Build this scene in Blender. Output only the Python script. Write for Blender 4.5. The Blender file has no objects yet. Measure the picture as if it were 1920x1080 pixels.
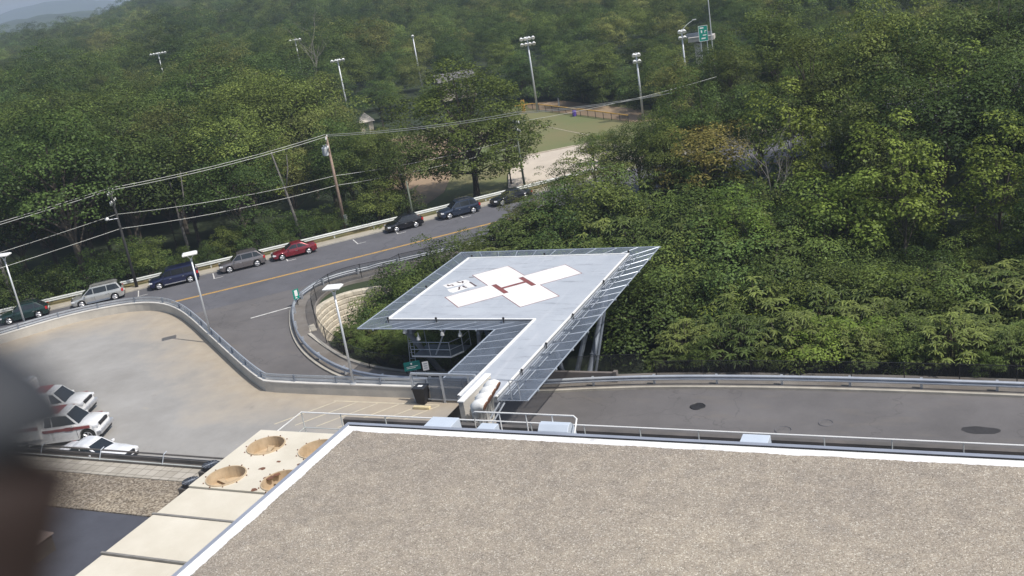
import bpy, bmesh, math, random
import numpy as np
from mathutils import Vector, Matrix, noise
R = math.radians
sc = bpy.context.scene
COL = sc.collection

# ------------------------------------------------------------------ camera
CAMZ = 27.0
def set_camera():
    p, r, th = R(17.947), R(-9.271), R(-25.95)
    fwd = Vector((0, math.cos(p), -math.sin(p))); up0 = Vector((0, math.sin(p), math.cos(p))); rt0 = Vector((1, 0, 0))
    rt = math.cos(r)*rt0 + math.sin(r)*up0
    up = -math.sin(r)*rt0 + math.cos(r)*up0
    M = Matrix.Rotation(-th, 3, 'Z')
    rt, up, fwd = M @ rt, M @ up, M @ fwd
    m = Matrix((rt, up, -fwd)).transposed().to_4x4()
    m.translation = Vector((0, 0, CAMZ))
    cd = bpy.data.cameras.new('camera'); co = bpy.data.objects.new('camera', cd)
    COL.objects.link(co); co.matrix_world = m
    cd.sensor_width = 36.0; cd.lens = 1945.7/1920*36.0
    cd.clip_start = 0.05; cd.clip_end = 20000
    cd.dof.use_dof = True; cd.dof.focus_distance = 75.0; cd.dof.aperture_fstop = 2.1
    sc.camera = co
    return rt, up, fwd
RT, UP, FWD = set_camera()

# ------------------------------------------------------------------ light
SUN_EL, SUN_AZ = 54.0, 100.0      # azimuth clockwise from +Y
w = bpy.data.worlds.new('World'); sc.world = w; w.use_nodes = True
nt = w.node_tree; bg = nt.nodes['Background']
sky = nt.nodes.new('ShaderNodeTexSky'); sky.sky_type = 'NISHITA'; sky.sun_disc = False
sky.sun_elevation = R(SUN_EL); sky.sun_rotation = R(SUN_AZ); sky.air_density = 1.3; sky.dust_density = 2.5
nt.links.new(sky.outputs[0], bg.inputs[0]); bg.inputs[1].default_value = 0.13
ld = bpy.data.lights.new('sun', 'SUN'); lo = bpy.data.objects.new('sun', ld); COL.objects.link(lo)
ld.energy = 4.2; ld.angle = R(0.6); ld.color = (1.0, 0.955, 0.88)
sd = Vector((math.sin(R(SUN_AZ))*math.cos(R(SUN_EL)), math.cos(R(SUN_AZ))*math.cos(R(SUN_EL)), math.sin(R(SUN_EL))))
lo.rotation_euler = sd.to_track_quat('Z', 'Y').to_euler(); lo.location = (60, -20, 120)
vs = sc.view_settings; vs.view_transform = 'Standard'; vs.look = 'None'; vs.gamma = 1.0; vs.exposure = 0.05; vs.use_curve_mapping = False
sc.cycles.volume_bounces = 1
sc.cycles.max_bounces = 6
sc.cycles.transparent_max_bounces = 16

# ------------------------------------------------------------------ helpers
def props(o, label=None, cat=None, group=None, kind=None):
    if label: o['label'] = label
    if cat: o['category'] = cat
    if group: o['group'] = group
    if kind: o['kind'] = kind
    return o
def thing(name, label, cat, loc=(0, 0, 0), rz=0.0, group=None):
    o = bpy.data.objects.new(name, None); COL.objects.link(o)
    o.location = loc; o.rotation_euler = (0, 0, rz); o.empty_display_size = 0.3
    return props(o, label, cat, group)
class MB:
    def __init__(s): s.v = []; s.f = []
    def face(s, pts):
        n = len(s.v); s.v += [tuple(p) for p in pts]; s.f.append(tuple(range(n, n+len(pts))))
    def mesh(s, pts, faces):
        n = len(s.v); s.v += [tuple(p) for p in pts]; s.f += [tuple(i+n for i in f) for f in faces]
    def box(s, x0, x1, y0, y1, z0, z1):
        p = [(x0,y0,z0),(x1,y0,z0),(x1,y1,z0),(x0,y1,z0),(x0,y0,z1),(x1,y0,z1),(x1,y1,z1),(x0,y1,z1)]
        s.mesh(p, [(3,2,1,0),(4,5,6,7),(0,1,5,4),(1,2,6,5),(2,3,7,6),(3,0,4,7)])
    def obox(s, c, size, rz=0.0, tilt=None):
        hx, hy, hz = size[0]/2, size[1]/2, size[2]/2
        M = Matrix.Rotation(rz, 3, 'Z')
        if tilt is not None: M = M @ Matrix.Rotation(tilt[1], 3, tilt[0])
        p = [M @ Vector(q) + Vector(c) for q in [(-hx,-hy,-hz),(hx,-hy,-hz),(hx,hy,-hz),(-hx,hy,-hz),(-hx,-hy,hz),(hx,-hy,hz),(hx,hy,hz),(-hx,hy,hz)]]
        s.mesh(p, [(3,2,1,0),(4,5,6,7),(0,1,5,4),(1,2,6,5),(2,3,7,6),(3,0,4,7)])
    def prism(s, poly, z0, z1, cap=True):
        n = len(poly); b = len(s.v)
        s.v += [(x, y, z0) for x, y in poly] + [(x, y, z1) for x, y in poly]
        for i in range(n):
            j = (i+1) % n; s.f.append((b+i, b+j, b+n+j, b+n+i))
        if cap: s.f.append(tuple(b+n+i for i in range(n))); s.f.append(tuple(b+i for i in reversed(range(n))))
    def tube(s, pts, r, n=8, cap=True):
        pts = [Vector(p) for p in pts]; rs = r if isinstance(r, (list, tuple)) else [r]*len(pts)
        b = len(s.v); k = len(pts)
        for i, p in enumerate(pts):
            d = (pts[min(i+1, k-1)] - pts[max(i-1, 0)]).normalized()
            a = d.cross(Vector((0, 0, 1)));
            if a.length < 1e-3: a = d.cross(Vector((1, 0, 0)))
            a.normalize(); c = a.cross(d)
            for j in range(n):
                t = 2*math.pi*j/n; s.v.append(tuple(p + (a*math.cos(t) + c*math.sin(t))*rs[i]))
        for i in range(k-1):
            for j in range(n):
                j2 = (j+1) % n; s.f.append((b+i*n+j, b+i*n+j2, b+(i+1)*n+j2, b+(i+1)*n+j))
        if cap:
            s.f.append(tuple(b+j for j in reversed(range(n)))); s.f.append(tuple(b+(k-1)*n+j for j in range(n)))
    def sweep(s, prof, path, closed=True, zs=None):
        """prof: list of (lateral, z); path: list of (x,y[,z]); lateral is to the right of travel"""
        b = len(s.v); n = len(prof); P = [(p[0], p[1], p[2] if len(p) > 2 else 0.0) for p in path]; k = len(P)
        for i, p in enumerate(P):
            a = Vector(P[max(i-1, 0)][:2]); c = Vector(P[min(i+1, k-1)][:2]); t = (c-a).normalized(); nr = Vector((t.y, -t.x))
            for (l, z) in prof: s.v.append((p[0]+nr.x*l, p[1]+nr.y*l, p[2]+z))
        m = n if closed else n-1
        for i in range(k-1):
            for j in range(m):
                j2 = (j+1) % n; s.f.append((b+i*n+j, b+(i+1)*n+j, b+(i+1)*n+j2, b+i*n+j2))
        if closed:
            s.f.append(tuple(b+j for j in range(n))); s.f.append(tuple(b+(k-1)*n+j for j in reversed(range(n))))
    def build(s, name, mat, parent=None, smooth=False, world=False, bevel=0):
        me = bpy.data.meshes.new(name)
        off = Vector(parent.location) if (world and parent is not None) else Vector((0, 0, 0))
        rz = parent.rotation_euler[2] if (world and parent is not None) else 0
        V = s.v
        if world and parent is not None:
            M = Matrix.Rotation(-rz, 3, 'Z'); V = [tuple(M @ (Vector(v)-off)) for v in s.v]
        me.from_pydata(V, [], s.f); me.update()
        if smooth: me.shade_smooth()
        me.materials.append(mat)
        o = bpy.data.objects.new(name, me); COL.objects.link(o)
        if parent is not None: o.parent = parent
        if bevel:
            md = o.modifiers.new('bevel', 'BEVEL'); md.width = bevel; md.segments = 2; md.limit_method = 'ANGLE'
        return o
def solo(o, label, cat, group=None): return props(o, label, cat, group)
def struct(o): o['kind'] = 'structure'; return o
def resample(path, step):
    P = [Vector(p) for p in path]; out = [P[0].copy()]; 
    for a, b in zip(P[:-1], P[1:]):
        L = (b-a).length; n = max(1, int(round(L/step)))
        for i in range(1, n+1): out.append(a.lerp(b, i/n))
    return out
def smooth_path(path, step, it=2):
    P = [Vector(p) for p in path]
    for _ in range(it):
        Q = [P[0]]
        for a, b in zip(P[:-1], P[1:]): Q += [a.lerp(b, .25), a.lerp(b, .75)]
        Q.append(P[-1]); P = Q
    # even spacing
    out = [P[0]]; acc = 0
    for a, b in zip(P[:-1], P[1:]):
        L = (b-a).length
        if L < 1e-6: continue
        t = step-acc
        while t <= L: out.append(a.lerp(b, t/L)); t += step
        acc = L-(t-step)
    out.append(P[-1]); return out
def offset(path, d):
    out = []; k = len(path)
    for i in range(k):
        a = Vector(path[max(i-1, 0)][:2]); c = Vector(path[min(i+1, k-1)][:2]); t = (c-a).normalized()
        out.append((path[i][0]+t.y*d, path[i][1]-t.x*d))
    return out
def sstep(a, b, x):
    t = max(0.0, min(1.0, (x-a)/(b-a))); return t*t*(3-2*t)

# ------------------------------------------------------------------ materials
def newmat(name):
    m = bpy.data.materials.new(name); m.use_nodes = True; n = m.node_tree
    b = n.nodes['Principled BSDF']; return m, n, b
def mat(name, c1, c2=None, scale=1.0, rough=0.7, metal=0.0, bump=0.0, bscale=None, spec=0.4, coords='Object', detail=6, contrast=(0.35, 0.65)):
    m, n, b = newmat(name); L = n.links
    b.inputs['Roughness'].default_value = rough; b.inputs['Metallic'].default_value = metal
    b.inputs['Specular IOR Level'].default_value = spec
    tc = n.nodes.new('ShaderNodeTexCoord')
    if c2 is None: c2 = tuple(x*0.82 for x in c1)
    nz = n.nodes.new('ShaderNodeTexNoise'); nz.inputs['Scale'].default_value = scale; nz.inputs['Detail'].default_value = detail
    nz.inputs['Roughness'].default_value = 0.65
    L.new(tc.outputs[coords], nz.inputs['Vector'])
    cr = n.nodes.new('ShaderNodeValToRGB'); cr.color_ramp.elements[0].position = contrast[0]; cr.color_ramp.elements[1].position = contrast[1]
    cr.color_ramp.elements[0].color = (*c2, 1); cr.color_ramp.elements[1].color = (*c1, 1)
    L.new(nz.outputs['Fac'], cr.inputs['Fac']); L.new(cr.outputs['Color'], b.inputs['Base Color'])
    if bump:
        n2 = n.nodes.new('ShaderNodeTexNoise'); n2.inputs['Scale'].default_value = bscale or scale*6; n2.inputs['Detail'].default_value = 5
        L.new(tc.outputs[coords], n2.inputs['Vector'])
        bp = n.nodes.new('ShaderNodeBump'); bp.inputs['Strength'].default_value = bump; bp.inputs['Distance'].default_value = 0.02
        L.new(n2.outputs['Fac'], bp.inputs['Height']); L.new(bp.outputs[0], b.inputs['Normal'])
    return m
def add_mix(n, a_sock, col2, fac_sock):
    mx = n.nodes.new('ShaderNodeMix'); mx.data_type = 'RGBA'
    n.links.new(fac_sock, mx.inputs[0]); n.links.new(a_sock, mx.inputs[6])
    if isinstance(col2, tuple): mx.inputs[7].default_value = (*col2, 1)
    else: n.links.new(col2, mx.inputs[7])
    return mx.outputs[2]
def ramp(n, sock, p0, p1, c0=(0, 0, 0), c1=(1, 1, 1)):
    cr = n.nodes.new('ShaderNodeValToRGB'); e = cr.color_ramp.elements
    e[0].position = p0; e[1].position = p1; e[0].color = (*c0, 1); e[1].color = (*c1, 1)
    n.links.new(sock, cr.inputs[0]); return cr.outputs[0]
def noise_node(n, scale, detail=5, rough=0.6, sc3=None, coords='Object'):
    tc = n.nodes.new('ShaderNodeTexCoord'); src = tc.outputs[coords]
    if sc3:
        mp = n.nodes.new('ShaderNodeMapping'); mp.inputs['Scale'].default_value = sc3; n.links.new(src, mp.inputs[0]); src = mp.outputs[0]
    z = n.nodes.new('ShaderNodeTexNoise'); z.inputs['Scale'].default_value = scale; z.inputs['Detail'].default_value = detail; z.inputs['Roughness'].default_value = rough
    n.links.new(src, z.inputs['Vector']); return z.outputs['Fac']
def asphalt(name, base, stain):
    m, n, b = newmat(name); b.inputs['Roughness'].default_value = 0.85; b.inputs['Specular IOR Level'].default_value = 0.3
    c = ramp(n, noise_node(n, 0.16, 6, 0.7), 0.35, 0.7, tuple(x*0.8 for x in base), tuple(x*1.15 for x in base))
    c = add_mix(n, c, stain, ramp(n, noise_node(n, 0.35, 4, 0.6, (1, 3, 1)), 0.55, 0.8, (0, 0, 0), (.5, .5, .5)))
    g = noise_node(n, 30, 3, 0.8); c2 = ramp(n, g, 0.3, 0.7, (.85, .85, .85), (1.12, 1.12, 1.12))
    mx = n.nodes.new('ShaderNodeMix'); mx.data_type = 'RGBA'; mx.blend_type = 'MULTIPLY'; mx.inputs[0].default_value = 1
    n.links.new(c, mx.inputs[6]); n.links.new(c2, mx.inputs[7])
    # cracks
    vo = n.nodes.new('ShaderNodeTexVoronoi'); vo.feature = 'DISTANCE_TO_EDGE'; vo.inputs['Scale'].default_value = 0.13
    tc = n.nodes.new('ShaderNodeTexCoord'); dz = n.nodes.new('ShaderNodeTexNoise'); dz.inputs['Scale'].default_value = .6; dz.inputs['Detail'].default_value = 5
    n.links.new(tc.outputs['Object'], dz.inputs['Vector'])
    va = n.nodes.new('ShaderNodeVectorMath'); va.operation = 'MULTIPLY_ADD'; va.inputs[1].default_value = (4, 4, 0)
    n.links.new(dz.outputs['Color'], va.inputs[0]); n.links.new(tc.outputs['Object'], va.inputs[2]); n.links.new(va.outputs[0], vo.inputs['Vector'])
    ck = ramp(n, vo.outputs['Distance'], 0.003, 0.006, (.4, .4, .4), (0, 0, 0))
    c3 = add_mix(n, mx.outputs[2], tuple(x*0.45 for x in base), ck)
    n.links.new(c3, b.inputs['Base Color'])
    bp = n.nodes.new('ShaderNodeBump'); bp.inputs['Strength'].default_value = 0.3; bp.inputs['Distance'].default_value = 0.01
    n.links.new(g, bp.inputs['Height']); n.links.new(bp.outputs[0], b.inputs['Normal'])
    return m
def gravel(name, cols, scale, patch=0.06):
    m, n, b = newmat(name); b.inputs['Roughness'].default_value = 0.95; b.inputs['Specular IOR Level'].default_value = 0.15
    tc = n.nodes.new('ShaderNodeTexCoord')
    vo = n.nodes.new('ShaderNodeTexVoronoi'); vo.inputs['Scale'].default_value = scale; n.links.new(tc.outputs['Object'], vo.inputs['Vector'])
    sp = n.nodes.new('ShaderNodeSeparateColor'); n.links.new(vo.outputs['Color'], sp.inputs[0])
    cr = n.nodes.new('ShaderNodeValToRGB'); e = cr.color_ramp.elements
    e[0].position = 0; e[0].color = (*cols[0], 1); e[1].position = 1; e[1].color = (*cols[-1], 1)
    for i, c in enumerate(cols[1:-1]):
        x = e.new((i+1)/(len(cols)-1)); x.color = (*c, 1)
    n.links.new(sp.outputs[0], cr.inputs[0])
    lg = ramp(n, noise_node(n, patch, 4, 0.6), 0.3, 0.7, (.74, .73, .74), (1.12, 1.10, 1.04))
    md = ramp(n, noise_node(n, 1.6, 5, 0.75), 0.3, 0.7, (.82, .82, .83), (1.16, 1.14, 1.1))
    col = cr.outputs[0]
    for s_ in (lg, md):
        mx = n.nodes.new('ShaderNodeMix'); mx.data_type = 'RGBA'; mx.blend_type = 'MULTIPLY'; mx.inputs[0].default_value = 1
        n.links.new(col, mx.inputs[6]); n.links.new(s_, mx.inputs[7]); col = mx.outputs[2]
    col = add_mix(n, col, tuple(x*.62 for x in cols[1]), ramp(n, noise_node(n, .16, 6, .7, (1, 2.2, 1)), .58, .75, (0, 0, 0), (.55, .55, .55)))
    n.links.new(col, b.inputs['Base Color'])
    bp = n.nodes.new('ShaderNodeBump'); bp.inputs['Strength'].default_value = 0.8; bp.inputs['Distance'].default_value = 0.028; bp.invert = True
    n.links.new(vo.outputs['Distance'], bp.inputs['Height']); n.links.new(bp.outputs[0], b.inputs['Normal'])
    return m
def foliage(name, dark, light, trans=0.25, warm=None):
    dark = (dark[0]*1.12, dark[1]*1.08, dark[2]*1.05); light = (light[0]*2.1, light[1]*1.92, light[2]*1.6)
    m, n, b = newmat(name); n.nodes.remove(b); out = n.nodes['Material Output']
    at = n.nodes.new('ShaderNodeAttribute'); at.attribute_name = 'leaf'
    oi = n.nodes.new('ShaderNodeObjectInfo')
    cr = n.nodes.new('ShaderNodeValToRGB'); e = cr.color_ramp.elements
    e[0].position = 0; e[0].color = (*dark, 1); e[1].position = 1; e[1].color = (*light, 1)
    n.links.new(at.outputs['Fac'], cr.inputs[0])
    hs = n.nodes.new('ShaderNodeHueSaturation')
    def mr(sock, a, b_):
        q = n.nodes.new('ShaderNodeMapRange'); q.inputs[3].default_value = a; q.inputs[4].default_value = b_; n.links.new(sock, q.inputs[0]); return q.outputs[0]
    wn = n.nodes.new('ShaderNodeTexWhiteNoise'); wn.noise_dimensions = '1D'; n.links.new(oi.outputs['Random'], wn.inputs['W'])
    n.links.new(mr(oi.outputs['Random'], 0.482, 0.512), hs.inputs['Hue'])
    n.links.new(mr(wn.outputs[0], 0.66, 1.35), hs.inputs['Value'])
    hs.inputs['Saturation'].default_value = 0.95
    n.links.new(cr.outputs[0], hs.inputs['Color'])
    d = n.nodes.new('ShaderNodeBsdfDiffuse'); t = n.nodes.new('ShaderNodeBsdfTranslucent'); mx = n.nodes.new('ShaderNodeMixShader'); mx.inputs[0].default_value = trans
    n.links.new(hs.outputs[0], d.inputs[0]); n.links.new(hs.outputs[0], t.inputs[0]); n.links.new(d.outputs[0], mx.inputs[1]); n.links.new(t.outputs[0], mx.inputs[2])
    g = n.nodes.new('ShaderNodeBsdfGlossy'); g.inputs['Roughness'].default_value = 0.45; g.inputs[0].default_value = (.9, .95, 1, 1)
    m2 = n.nodes.new('ShaderNodeMixShader'); m2.inputs[0].default_value = 0.008
    n.links.new(mx.outputs[0], m2.inputs[1]); n.links.new(g.outputs[0], m2.inputs[2]); n.links.new(m2.outputs[0], out.inputs[0])
    return m
def seethrough(name, col, alpha, rough=0.5, metal=0.0, wire=None):
    """fine wire mesh: alpha share of solid wire"""
    m, n, b = newmat(name); b.inputs['Roughness'].default_value = rough; b.inputs['Metallic'].default_value = metal
    cs = ramp(n, noise_node(n, .7, 4), .3, .7, tuple(x*.8 for x in col), tuple(x*1.2 for x in col)); n.links.new(cs, b.inputs['Base Color'])
    b.inputs['Alpha'].default_value = alpha
    return m
def paint(name, c, rough=0.3, metal=0.0, coat=0.6):
    m, n, b = newmat(name); b.inputs['Metallic'].default_value = metal; b.inputs['Roughness'].default_value = rough
    b.inputs['Coat Weight'].default_value = coat; b.inputs['Coat Roughness'].default_value = 0.12
    cs = ramp(n, noise_node(n, 2.5, 4), .3, .75, tuple(x*.85 for x in c), tuple(x*1.08 for x in c)); n.links.new(cs, b.inputs['Base Color'])
    return m
M = {}
M['street'] = asphalt('street_asphalt', (.118, .118, .130), (.10, .098, .10))
M['ramp'] = asphalt('ramp_asphalt', (.135, .128, .128), (.17, .15, .13))
M['concrete'] = mat('concrete', (.50, .47, .42), (.38, .36, .33), .5, .85, bump=.3, bscale=12)
M['kerb'] = mat('kerb_stone', (.45, .42, .36), (.33, .31, .27), .8, .85)
M['sidewalk'] = mat('sidewalk', (.40, .365, .30), (.30, .27, .22), .5, .9, bump=.2, bscale=15)
M['drygrass'] = mat('dry_grass', (.22, .17, .085), (.12, .125, .05), .45, .95, bump=.6, bscale=9)
M['undergrowth'] = mat('undergrowth', (.035, .05, .02), (.02, .03, .014), .35, .95, bump=.8, bscale=2)
M['galv'] = mat('galvanised_steel', (.50, .53, .57), (.38, .41, .46), .8, .45, .45)
M['galvlight'] = mat('pale_galvanised_steel', (.62, .64, .62), (.5, .52, .5), .6, .5, .2)
M['galvdark'] = mat('blue_grey_steel', (.24, .27, .32), (.16, .18, .22), .8, .5, .3)
M['pole'] = mat('aluminium_pole', (.58, .60, .62), (.48, .50, .53), .5, .4, .3)
M['white'] = mat('white_paint', (.80, .80, .79), (.68, .68, .67), .6, .5)
M['whitemem'] = mat('white_membrane', (.72, .72, .72), (.46, .46, .47), 1.3, .6, bump=.3, bscale=5, contrast=(.2, .45))
M['coping'] = mat('coping_metal', (.42, .44, .50), (.34, .36, .41), .5, .35, .4)
M['black'] = mat('black_plastic', (.025, .025, .028), (.015, .015, .018), 2, .5)
M['blacksteel'] = mat('black_steel', (.018, .019, .02), (.012, .012, .014), 2, .5)
M['rubber'] = mat('tyre_rubber', (.02, .02, .02), (.012, .012, .012), 4, .85)
M['rim'] = mat('alloy', (.62, .63, .65), (.4, .4, .42), 6, .3, .6)
M['glass'] = paint('car_glass', (.018, .022, .026), .06, 0, .3)
M['lampglass'] = paint('lamp_glass', (.75, .76, .78), .12)
M['redglass'] = paint('tail_light_red', (.45, .02, .02), .15)
M['wood'] = mat('weathered_wood', (.34, .25, .20), (.20, .145, .115), 1.2, .85, bump=.5, bscale=8)
M['greybark'] = mat('grey_bark', (.15, .14, .13), (.09, .085, .08), 2, .95)
M['darkpole'] = mat('dark_creosote_wood', (.045, .045, .045), (.03, .03, .03), 2, .9)
M['oldwood'] = mat('grey_green_wood', (.17, .19, .15), (.10, .12, .095), 1.5, .85)
M['wire'] = mat('wire_aluminium', (.36, .37, .36), (.26, .27, .26), .3, .5, .2)
M['net'] = seethrough('net_mesh', (.17, .20, .25), .55, .55, .1)
M['chain'] = seethrough('chain_link', (.03, .033, .035), .38, .5, .2)
M['block'] = mat('split_face_block', (.60, .54, .43), (.40, .36, .29), 1.1, .9, bump=.8, bscale=9)
M['cream'] = mat('cream_sheet_metal', (.66, .61, .51), (.58, .53, .43), .45, .5)
M['tan'] = mat('rusty_tan', (.55, .43, .29), (.40, .30, .19), 1.4, .8)
M['flange'] = mat('flange_grey', (.25, .24, .22), (.17, .16, .15), 1, .6)
M['rust'] = mat('rust', (.20, .09, .05), (.12, .06, .04), 3, .9)
M['hood'] = mat('pale_blue_sheet_metal', (.56, .62, .70), (.50, .56, .64), .7, .45, .1)
M['brownmetal'] = mat('brown_grey_edge', (.13, .115, .105), (.08, .075, .07), .6, .6)
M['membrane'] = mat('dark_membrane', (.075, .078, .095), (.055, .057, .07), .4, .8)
M['dgravel'] = gravel('lower_gravel', [(.12, .10, .08), (.20, .17, .135), (.30, .26, .21), (.40, .36, .30)], 11.0, .2)
M['rgravel'] = gravel('roof_gravel', [(.185, .16, .135), (.30, .265, .225), (.345, .307, .265), (.385, .348, .302), (.27, .24, .205), (.35, .315, .272), (.60, .565, .51)], 27.0, .05)
M['yellow'] = mat('road_yellow', (.72, .40, .06), (.5, .31, .09), 1.4, .7)
M['markwhite'] = mat('road_white', (.72, .71, .68), (.45, .44, .42), 1.5, .7)
M['faded'] = mat('faded_yellow_line', (.52, .46, .34), (.38, .345, .29), 2.5, .8, contrast=(.3, .55))
M['red'] = mat('dark_red_paint', (.33, .075, .075), (.24, .06, .06), 2.0, .6)
M['h'] = mat('worn_maroon_paint', (.25, .075, .07), (.17, .055, .05), 2.0, .6)
M['green'] = mat('sign_green', (.0, .25, .19), (.0, .21, .16), 3, .4)
M['greendk'] = mat('sign_teal', (.01, .17, .16), (.01, .14, .13), 3, .4)
M['bark'] = mat('bark', (.12, .10, .08), (.06, .05, .04), 3, .95, bump=.6, bscale=12)
M['palebark'] = mat('pale_bark', (.27, .25, .22), (.17, .155, .14), 2, .95)
M['brickwall'] = mat('building_wall', (.40, .36, .31), (.32, .29, .25), .5, .9)
M['shingle'] = mat('roof_shingle', (.17, .165, .165), (.12, .115, .115), 1, .9)
M['blind'] = mat('dark_recess', (.02, .02, .022), (.012, .012, .013), 2, .8)
M['clay'] = mat('infield_clay', (.33, .235, .155), (.25, .185, .115), .12, .95)
M['grassfield'] = mat('mown_grass', (.12, .15, .055), (.17, .155, .07), .06, .95, bump=.4, bscale=4)
M['lot'] = mat('pale_concrete_lot', (.58, .51, .42), (.46, .40, .33), .15, .9)
M['hill'] = mat('wooded_hill', (.05, .07, .03), (.02, .032, .016), .012, .95, bump=1, bscale=.05)
F = {
 'dark': foliage('foliage_dark', (.016, .031, .010), (.056, .092, .026)),
 'mid': foliage('foliage_mid', (.024, .042, .012), (.082, .122, .030)),
 'lime': foliage('foliage_lime', (.045, .075, .012), (.10, .15, .028), .35),
 'sumac': foliage('foliage_sumac', (.022, .038, .013), (.078, .112, .030)),
 'hero': foliage('foliage_hero', (.026, .042, .011), (.105, .145, .032), .3),
 'gold': foliage('foliage_gold', (.075, .075, .02), (.18, .17, .048)),
 'olive': foliage('foliage_olive', (.038, .052, .018), (.118, .140, .042)),
}

# ------------------------------------------------------------------ plan of the site (x right along the roof edge, y away from it)
K = smooth_path([(-140, 20.5), (-110, 47.2), (-88.7, 66.4), (-78.1, 76.0), (-68.6, 84.6), (-59.9, 93.3), (-51.6, 101.7), (-40, 113.8), (-22, 134), (5, 168)], 1.5)
C = smooth_path([(20, 143), (-10, 118), (-30, 100.5), (-40, 92), (-48, 85), (-53.6, 80.6), (-56.3, 78), (-57.2, 75), (-56.5, 71), (-53.9, 66.9), (-51, 63.4), (-48, 60.7), (-44.6, 58.6), (-42, 57.6), (-38, 57), (-27.3, 57), (-23.9, 57.7), (-18.7, 58.4), (-10.4, 58.75), (1.8, 58.6), (20, 57.6), (60, 55)], 1.0)
WALLP = smooth_path([(-50.4, 65.3), (-52.0, 67.2), (-53.5, 70.2), (-53.7, 73), (-52.7, 74.8), (-50.6, 75.9), (-46, 77.2)], .6)
def zr(x, y):
    if y > 80: return 0.0
    return -1.0*sstep(-57, -38, x)
def seg_dist(px, py, path):
    best = 1e9; bi = 0
    for i in range(len(path)-1):
        ax, ay = path[i][0], path[i][1]; bx, by = path[i+1][0]-ax, path[i+1][1]-ay
        L = bx*bx+by*by
        t = 0 if L == 0 else max(0, min(1, ((px-ax)*bx+(py-ay)*by)/L))
        dx, dy = px-ax-bx*t, py-ay-by*t; d = dx*dx+dy*dy
        if d < best: best = d; bi = i
    ax, ay = path[bi][0], path[bi][1]; bx, by = path[bi+1][0]-ax, path[bi+1][1]-ay
    side = bx*(py-ay)-by*(px-ax)          # >0 left of travel
    return math.sqrt(best), side
K = [Vector(p) for p in offset(K, -.3)]
Kc = K[::3]+[K[-1]]; Cc = C[::2]+[C[-1]]
def in_poly(x, y, P):
    r = False; j = len(P)-1
    for i in range(len(P)):
        xi, yi = P[i][0], P[i][1]; xj, yj = P[j][0], P[j][1]
        if (yi > y) != (yj > y) and x < (xj-xi)*(y-yi)/(yj-yi)+xi: r = not r
        j = i
    return r
BOWL = [tuple(p) for p in C[:12][::-1]]
BOWL = [tuple(p) for p in C] + [(400, 60), (400, 500)]
PIT = [tuple(p) for p in WALLP] + [(-43, 80), (-38, 86), (-24, 98), (-4, 114), (30, 143), (90, 190), (90, 57), (60, 57.2), (20, 60), (1.8, 61.2), (-10.4, 61.4), (-18.7, 61), (-24, 60.4), (-30, 59.9), (-37, 59.6), (-41, 60.6), (-44.6, 61.8), (-47.6, 63.4)]
FIELDZ = -2.0
def ground(x, y):
    rr = math.hypot(x, y)
    az = math.degrees(math.atan2(x, y))
    if rr > 330:
        h = -2.0
        up_ = 26*sstep(330, 1300, rr)*sstep(-46.5, -40, az)
        return h+up_ - 26*sstep(900, 1500, rr)*(1-sstep(-46.5, -40, az))
    if y < 44 and x > -52: return -1.6
    if in_poly(x, y, PIT):
        d, _ = seg_dist(x, y, PIT + [PIT[0]])
        dw, _ = seg_dist(x, y, WALLP)
        z0 = zr(x, y)-.32
        if dw < d+.3: z0 -= 2.9*sstep(-.1, .55, d)
        z = z0 - 3.2*sstep(0, 7, d)
        return max(z, -4.6)
    if in_poly(x, y, BOWL): return zr(x, y)-.12
    dk, side = seg_dist(x, y, Kc)
    if side > 0:
        far = sstep(2.5, 14, dk)
        return -.14 - 1.9*far
    return zr(x, y)-.14 - (.3 if y < 80 else 0)*sstep(0, 1, 1)
def make_ground():
    def axis(lo, hi, fine, a, b, step):
        xs = list(np.arange(a, b, fine)); 
        x = a; s = fine
        left = []
        while x > lo: s *= 1.09; x -= s; left.append(x)
        x = xs[-1]; s = fine; right = []
        while x < hi: s *= 1.09; x += s; right.append(x)
        return left[::-1]+xs+right
    xs = axis(-6500, 3500, 1.0, -96, 14, 0); ys = axis(-60, 7000, 1.0, 52, 122, 0)
    b = MB(); nx, ny = len(xs), len(ys)
    for y in ys:
        for x in xs: b.v.append((x, y, ground(x, y)))
    for j in range(ny-1):
        for i in range(nx-1): b.f.append((j*nx+i, j*nx+i+1, (j+1)*nx+i+1, (j+1)*nx+i))
    return struct(b.build('ground', M['undergrowth'], smooth=True))
make_ground()

def strip(path, lats, zf, name, m):
    b = MB(); n = len(lats)
    for i in range(len(path)):
        a = Vector(path[max(i-1, 0)][:2]); c = Vector(path[min(i+1, len(path)-1)][:2]); t = (c-a).normalized(); nr = Vector((t.y, -t.x))
        for l in lats:
            x, y = path[i][0]+nr.x*l, path[i][1]+nr.y*l; b.v.append((x, y, zf(x, y, i, l)))
    for i in range(len(path)-1):
        for j in range(n-1): b.f.append((i*n+j, i*n+j+1, (i+1)*n+j+1, (i+1)*n+j))
    return struct(b.build(name, m, smooth=True))
strip(K, [0, 4, 8, 13.4], lambda x, y, i, l: 0.0, 'street', M['street'])
Cz = [zr(p[0], p[1]) for p in C]
Cr = [i for i, p in enumerate(C) if p[1] < 83]
C2 = [C[i] for i in Cr]; C2z = [Cz[i] for i in Cr]
strip(C2, [0, 3, 7, 11, 15], lambda x, y, i, l: C2z[i]-.006, 'ramp_road', M['ramp'])
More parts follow.
